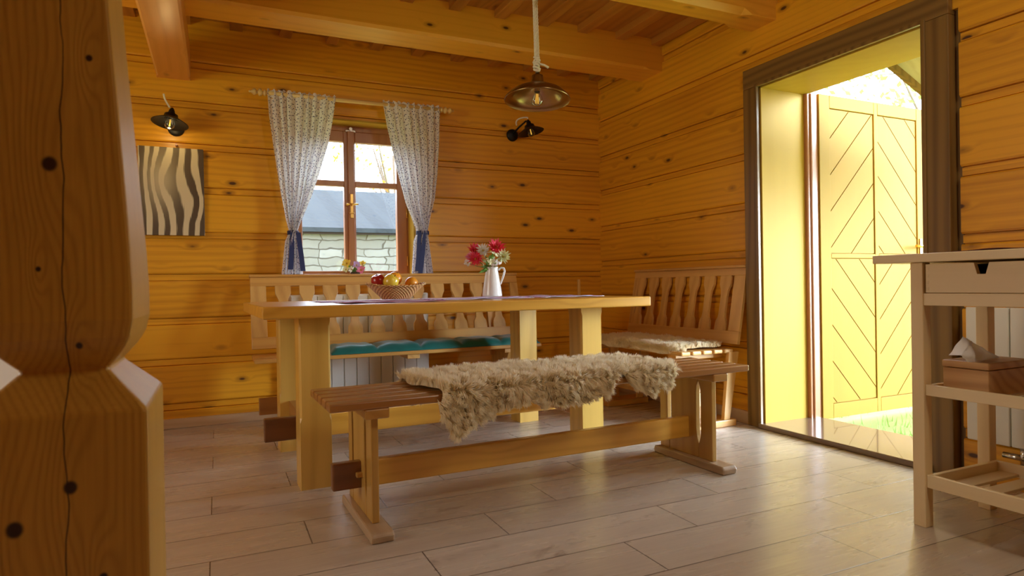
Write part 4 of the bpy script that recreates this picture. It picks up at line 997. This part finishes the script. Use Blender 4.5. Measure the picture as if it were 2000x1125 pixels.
# jug
JX, JY = 1.365, 3.22; JZ = TZ+.008
jg = thing('milk_jug', 'slender white enamel jug with handle, full of flowers, on the table', 'jug', (JX, JY, JZ), local=True)
b = new(); lathe(b, [(0, .002), (.052, .002), (.0545, .005), (.054, .012), (.047, .06), (.039, .11), (.033, .145), (.033, .155), (.036, .163), (.034, .163), (.031, .155), (.031, .12), (.045, .06), (.05, .012), (0, .010)], 48); mk('body', b, 'white_enamel', jg)
b = new(); dx = Vector((math.cos(-yaw), math.sin(-yaw), 0)); pts = [(.034, .145), (.050, .158), (.066, .155), (.070, .138), (.062, .110), (.052, .085), (.045, .068)]
sm = []
for i in range(len(pts)-1):
    for k in range(4):
        u = k/4; sm.append((pts[i][0]*(1-u)+pts[i+1][0]*u, pts[i][1]*(1-u)+pts[i+1][1]*u))
sm.append(pts[-1]); tube(b, [dx*r_+Vector((0, 0, z_)) for r_, z_ in sm], .0055, 10); mk('handle', b, 'white_enamel', jg)
def flower(name, label, c, rad, mat, kind, seed, stem_to, group, facing=Vector((-.42, -.9, .35))):
    rg = random.Random(seed); c = Vector(c); t_ = thing(name, label, 'flower', tuple(stem_to), local=True, group=group); o_ = c-Vector(stem_to)
    fz = (facing+Vector((rg.gauss(0, .25), rg.gauss(0, .25), rg.gauss(0, .25)))).normalized(); q = fz.to_track_quat('Z', 'Y').to_matrix().to_4x4(); Tm = Matrix.Translation(o_) @ q
    b = new()
    if kind == 'dahlia':
        for ring_, (nn_, el, rl) in enumerate(((14, .15, 1), (13, .5, .92), (11, .85, .75), (7, 1.2, .5))):
            for i in range(nn_):
                a = 2*PI*i/nn_+ring_*.3+rg.gauss(0, .06); d = Vector((math.cos(a)*math.cos(el), math.sin(a)*math.cos(el), math.sin(el))); s_ = Vector((-math.sin(a), math.cos(a), 0)); L_ = rad*rl*(.85+.3*rg.random()); w_ = rad*.13
                p = [d*0.05*rad, d*L_*.5+s_*w_, d*L_+Vector((0, 0, rad*.08)), d*L_*.5-s_*w_]; m_ = d*L_*.5-Vector((0, 0, w_*.6))
                vs = [b.verts.new(Tm @ x_) for x_ in p]; vm = b.verts.new(Tm @ m_)
                for k in range(4): b.faces.new((vs[k], vs[(k+1) % 4], vm))
    elif kind == 'cluster':
        for i in range(16):
            d = Vector((rg.gauss(0, 1), rg.gauss(0, 1), abs(rg.gauss(0, .8)))).normalized()*rad*.75; rr = rad*.26
            for k in range(5):
                a = 2*PI*k/5; n_ = d.normalized(); u_ = n_.orthogonal().normalized(); w_ = n_.cross(u_); e = u_*math.cos(a)+w_*math.sin(a); g = n_.cross(e)
                b.faces.new([b.verts.new(Tm @ x_) for x_ in (d, d+e*rr*.6+g*rr*.4+n_*.002, d+e*rr+n_*.004, d+e*rr*.6-g*rr*.4+n_*.002)])
    else:
        for k in range(9):
            a = 2*PI*k/9; rr = rad; el = .35 if k % 2 else .7; e = Vector((math.cos(a)*math.cos(el), math.sin(a)*math.cos(el), math.sin(el))); g = Vector((-math.sin(a), math.cos(a), 0))
            b.faces.new([b.verts.new(Tm @ x_) for x_ in (Vector((0, 0, 0)), e*rr*.5+g*rr*.32, e*rr*.9+g*rr*.2, e*rr, e*rr*.9-g*rr*.2, e*rr*.5-g*rr*.32)])
    mk('petals', b, mat, t_)
    b = new(); bmesh.ops.create_icosphere(b, subdivisions=2, radius=rad*(.18 if kind != 'cluster' else .35), matrix=Tm @ Matrix.Translation((0, 0, rad*.12))); mk('core', b, 'f_core' if kind != 'cluster' else 'f_green', t_, smooth=True)
    b = new(); tube(b, [o_-fz*.002, o_*.6+Vector((0, 0, -.004)), (0, 0, 0)], .0018, 6); mk('stem', b, 'stem', t_)
    return t_
jt = (JX, JY, JZ+.150)
RT = Vector((r1.x, r1.y, 0)).normalized()
def jp(px, py_, dep=0):
    # point at the jug's distance: offsets in pixels from the jug mouth (950,528)
    s_ = 3.57/1247; return Vector((JX, JY, 0))+RT*((px-950)*s_)+Vector((0, 0, JZ+.163-(py_-528)*s_))+Vector((f.x, f.y, 0))*dep
G_ = 'flowers in the white jug'
flower('red_dahlia', 'coral red dahlia at the top right of the jug bouquet', jp(959, 492), 0.0589, 'f_red', 'dahlia', 1, jt, G_)
flower('pink_dahlia', 'deep pink dahlia at the upper left of the jug bouquet', jp(918, 497, .02), 0.0512, 'f_red', 'dahlia', 2, jt, G_)
flower('pink_dahlia', 'crimson dahlia hanging at the left, lower than its neighbour', jp(920, 513, -.03), 0.0461, 'f_red', 'dahlia', 3, jt, G_)
flower('white_dahlia', 'white flower at the top centre of the jug bouquet', jp(934, 497, -.01), 0.0435, 'f_white', 'dahlia', 4, jt, G_)
flower('pink_daisy', 'pale pink flower left of the crimson dahlia', jp(911, 508, -.02), 0.0333, 'f_pink', 'dahlia', 9, jt, G_)
flower('blue_white_blossom', 'small bluish white blossom at the far left of the jug bouquet', jp(905, 520, -.02), 0.0243, 'f_white', 'open', 5, jt, G_)
flower('cream_rose', 'cream white rose at the right edge of the jug bouquet', jp(972, 509, -.01), 0.0461, 'f_cream', 'dahlia', 6, jt, G_)
flower('hydrangea_sprig', 'pale green hydrangea sprig in the middle of the jug bouquet', jp(950, 512, -.04), 0.0461, 'f_cream', 'cluster', 7, jt, G_)
flower('hydrangea_sprig', 'pale green hydrangea sprig just above the jug rim', jp(944, 521, -.05), 0.0358, 'f_cream', 'cluster', 8, jt, G_)
flower('hydrangea_sprig', 'cream hydrangea sprig to the right above the jug rim', jp(958, 520, -.04), 0.0358, 'f_white', 'cluster', 10, jt, G_)
b = new()
for i, (px, py_) in enumerate(((936, 534), (930, 527), (960, 527), (966, 520), (940, 508), (953, 500), (925, 540), (946, 530))):
    p = jp(px, py_, -.045); q = Vector(jt)+Vector((0, 0, .015)); d = (p-q); n_ = Vector((-f.x, -f.y, .3)).normalized(); s_ = d.cross(n_).normalized()*.012
    vs = [b.verts.new(q), b.verts.new(q+d*.5+s_), b.verts.new(p), b.verts.new(q+d*.5-s_)]; b.faces.new(vs)
tag(mk('bouquet_leaves', b, 'f_green'), 'dark green leaves hanging over the jug rim', 'leaves')
# window sill flowers
SX, SY, SZ = .872, 4.475, WZ0+.006
pt = thing('flower_pot', 'small dark flower pot on the window sill', 'pot', (SX, SY, SZ), local=True)
b = new(); lathe(b, [(0, 0), (.026, 0), (.030, .012), (.036, .04), (.038, .045), (.034, .045), (.03, .02), (0, .015)], 28); mk('body', b, 'pot', pt)
b = new(); lathe(b, [(0, .038), (.034, .038)], 24); mk('soil', b, 'bark', pt)
st = (SX, SY, SZ+.04)
def sp(dx_, dz_, dy_=0): return Vector((SX+dx_, SY-.01+dy_, SZ+.04+dz_))
G2 = 'flowers in the sill pot'
flower('yellow_blossom', 'yellow blossom at the upper left of the sill pot', sp(-.062, .062), .036, 'f_yellow', 'open', 21, st, G2)
flower('yellow_blossom', 'yellow blossom at the right of the sill pot', sp(.045, .055), .032, 'f_yellow', 'open', 22, st, G2)
flower('lilac_blossom', 'lilac blossom in the middle of the sill pot', sp(-.002, .05, -.02), .032, 'f_lilac', 'open', 23, st, G2)
flower('pink_blossom', 'pink blossom at the lower right of the sill pot', sp(.03, .015, -.03), .036, 'f_pink', 'open', 24, st, G2)
flower('white_blossom', 'white blossom at the left middle of the sill pot', sp(-.03, .02, -.02), .028, 'f_white', 'open', 25, st, G2)
flower('yellow_blossom', 'pale yellow blossom low at the left of the sill pot', sp(-.07, .02, -.01), .026, 'f_cream', 'open', 26, st, G2)
b = new()
for a in range(10):
    an = a*.7; p = sp(.07*math.cos(an), .02+.045*abs(math.sin(an*1.3)), .02*math.sin(an)); q = Vector(st); d = p-q; s_ = d.cross(Vector((0, 1, .2))).normalized()*.010
    b.faces.new([b.verts.new(q), b.verts.new(q+d*.5+s_), b.verts.new(p), b.verts.new(q+d*.5-s_)])
tag(mk('sill_pot_leaves', b, 'f_green'), 'green leaves around the blossoms of the sill pot', 'leaves')

# ================================================================ KITCHEN TROLLEY
ct = thing('kitchen_trolley', 'pale birch kitchen trolley with drawer and slatted shelves at the right edge', 'trolley', (2.36, 1.0, 0))
CX0, CX1, CY0, CY1 = 2.150, 2.558, .60, 1.412
b = new(); box(b, 2.125, 2.585, .50, 1.532, .895, .924, .003); mk('worktop', b, 'cart_y', ct)
for x0 in (CX0, CX1-.042):
    for y1 in (CY1, CY0+.042):
        b = new(); box(b, x0, x0+.042, y1-.042, y1, 0, .895, .003); mk('leg', b, 'cart_z', ct)
# drawer with cut-out grip
dxo = CX0+.004
b = new(); g0, g1, gz = 1.168, 1.212, .852
prism(b, [(CY1-.050, .793), (CY0+.05, .793), (CY0+.05, .888), (g0, .888), (g0+.010, gz), (g1-.010, gz), (g1, .888), (CY1-.050, .888)], dxo, dxo+.018, 'YZ')
dw = mk('drawer', b, 'cart_y', ct, bevel=.001)
b = new(); box(b, dxo+.018, CX1-.05, CY0+.06, CY1-.06, .795, .800); box(b, dxo+.10, dxo+.11, CY0+.06, CY1-.06, .80, .885); mk('drawer_inside', b, 'dark_gap', dw)
b = new()
for k in range(4): box(b, dxo-.0006, dxo+.002, CY1-.061, CY1-.052, .80+k*.022, .811+k*.022)
mk('finger_joint', b, 'cart_x', dw, label='darker end grain')
b = new(); box(b, CX0+.004, CX0+.024, CY0+.04, CY1-.042, .750, .791, .002); mk('front_rail', b, 'cart_y', ct)
b = new(); box(b, CX0+.03, CX1-.03, CY1-.032, CY1-.012, .750, .889, .002); box(b, CX1-.026, CX1-.006, CY0+.04, CY1-.042, .750, .889, .002); mk('side_rail', b, 'cart_x', ct)
for z0, z1 in ((.447, .484), (.136, .180)):
    b = new(); box(b, CX0+.008, CX0+.024, CY0+.042, CY1-.042, z0, z1, .002); box(b, CX1-.024, CX1-.008, CY0+.042, CY1-.042, z0, z1, .002)
    sh_ = mk('shelf_rail', b, 'cart_y', ct)
    b = new(); box(b, CX0+.024, CX1-.024, CY1-.058, CY1-.042, z0, z1, .002); mk('end_rail', b, 'cart_x', sh_)
    y = CY1-.066
    while y > CY0+.08:
        b = new(); box(b, CX0+.024, CX1-.024, y-.058, y, z0+.004, z0+.014, .002); mk('shelf_slat', b, 'cart_x', ct); y -= .088
# tissue box
TXZ = .462
tx = thing('tissue_box', 'square-lidded wooden tissue box on the middle shelf of the trolley', 'box', (2.31, 1.27, TXZ))
b = new(); box(b, 2.195, 2.43, 1.195, 1.335, TXZ, .545, .003); mk('body', b, 'box', tx)
b = new(); box(b, 2.193, 2.432, 1.193, 1.337, .547, .570, .004); mk('lid', b, 'box', tx)
def rayp(px, py_, Y): x_, z_ = px2x(px, py_, Y); return Vector((x_, Y, z_))
tA, tB, tC, tD, tE, tF, tG = rayp(1853, 694, 1.275), rayp(1880, 657, 1.262), rayp(1899, 668, 1.25), rayp(1952, 711, 1.262), rayp(1904, 716, 1.235), rayp(1876, 694, 1.24), rayp(1890, 711, 1.245)
for q_ in (tD, tE, tG): q_.z = .5712
b = new(); N_ = 10
def patch(p0, p1, p2, p3, fold):
    g = []
    for i in range(N_+1):
        row = []
        for j in range(N_+1):
            u, v = i/N_, j/N_; p = p0*(1-u)*(1-v)+p1*u*(1-v)+p2*u*v+p3*(1-u)*v
            p = p+Vector((.3, -1, .1))*(fold*math.sin(u*PI)*math.sin(v*PI)+.0015*math.sin(u*9+v*13)); p.z = max(p.z, .5711); row.append(b.verts.new(p))
        g.append(row)
    for i in range(N_):
        for j in range(N_): b.faces.new((g[i][j], g[i+1][j], g[i+1][j+1], g[i][j+1])).smooth = True
patch(tA, tB, tC, tF, .010); patch(tF, tC, tE, tG, .012); patch(tC, (tB+tC)/2, tD, tE, -.006)
bmesh.ops.remove_doubles(b, verts=b.verts, dist=.0006)
o = mk('tissue', b, 'tissue'); s = o.modifiers.new('t', 'SOLIDIFY'); s.thickness = .0008; tag(o, 'white paper tissue pulled out of the wooden box', 'tissue')
# cloth on trolley top and dark basket on its lower shelf
b = new(); G = []
for i in range(31):
    row = []
    for j in range(13):
        y = .62+.66*i/30; x = 2.16+.30*j/12; row.append(b.verts.new((x, y, .9255+.004*max(0, math.sin(y*23)*math.sin(x*15+1)))))
    G.append(row)
for i in range(30):
    for j in range(12): b.faces.new((G[i][j], G[i][j+1], G[i+1][j+1], G[i+1][j])).smooth = True
o = mk('table_runner', b, plain('dark_red_cloth', (.13, .03, .03), .8, nz=.3, nscale=80)); s = o.modifiers.new('t', 'SOLIDIFY'); s.thickness = .002; s.offset = 1; tag(o, 'dark red cloth lying on the trolley worktop', 'cloth')
b = new(); seg = 40; prev = None
wk = thing('wicker_tray', 'dark woven tray on the bottom trolley shelf at the right edge', 'tray', (2.33, 1.0, .151), local=True)
for k in range(5):
    pts = [((.11+.004*k+.003*math.cos(a*20+k*PI))*math.cos(2*PI*a/80*1.0), (.078+.003*k+.003*math.cos(a*20+k*PI))*math.sin(2*PI*a/80), .006+k*.010) for a in range(81)]
    tube(b, pts, .006, 6, cap=False)
box(b, -.09, .09, -.06, .06, 0, .005); mk('woven_body', b, plain('dark_wicker', (.09, .05, .05), .6, nz=.5, nscale=120), wk)
for o in bpy.data.objects:
    if '_loc' in o: del o['_loc']
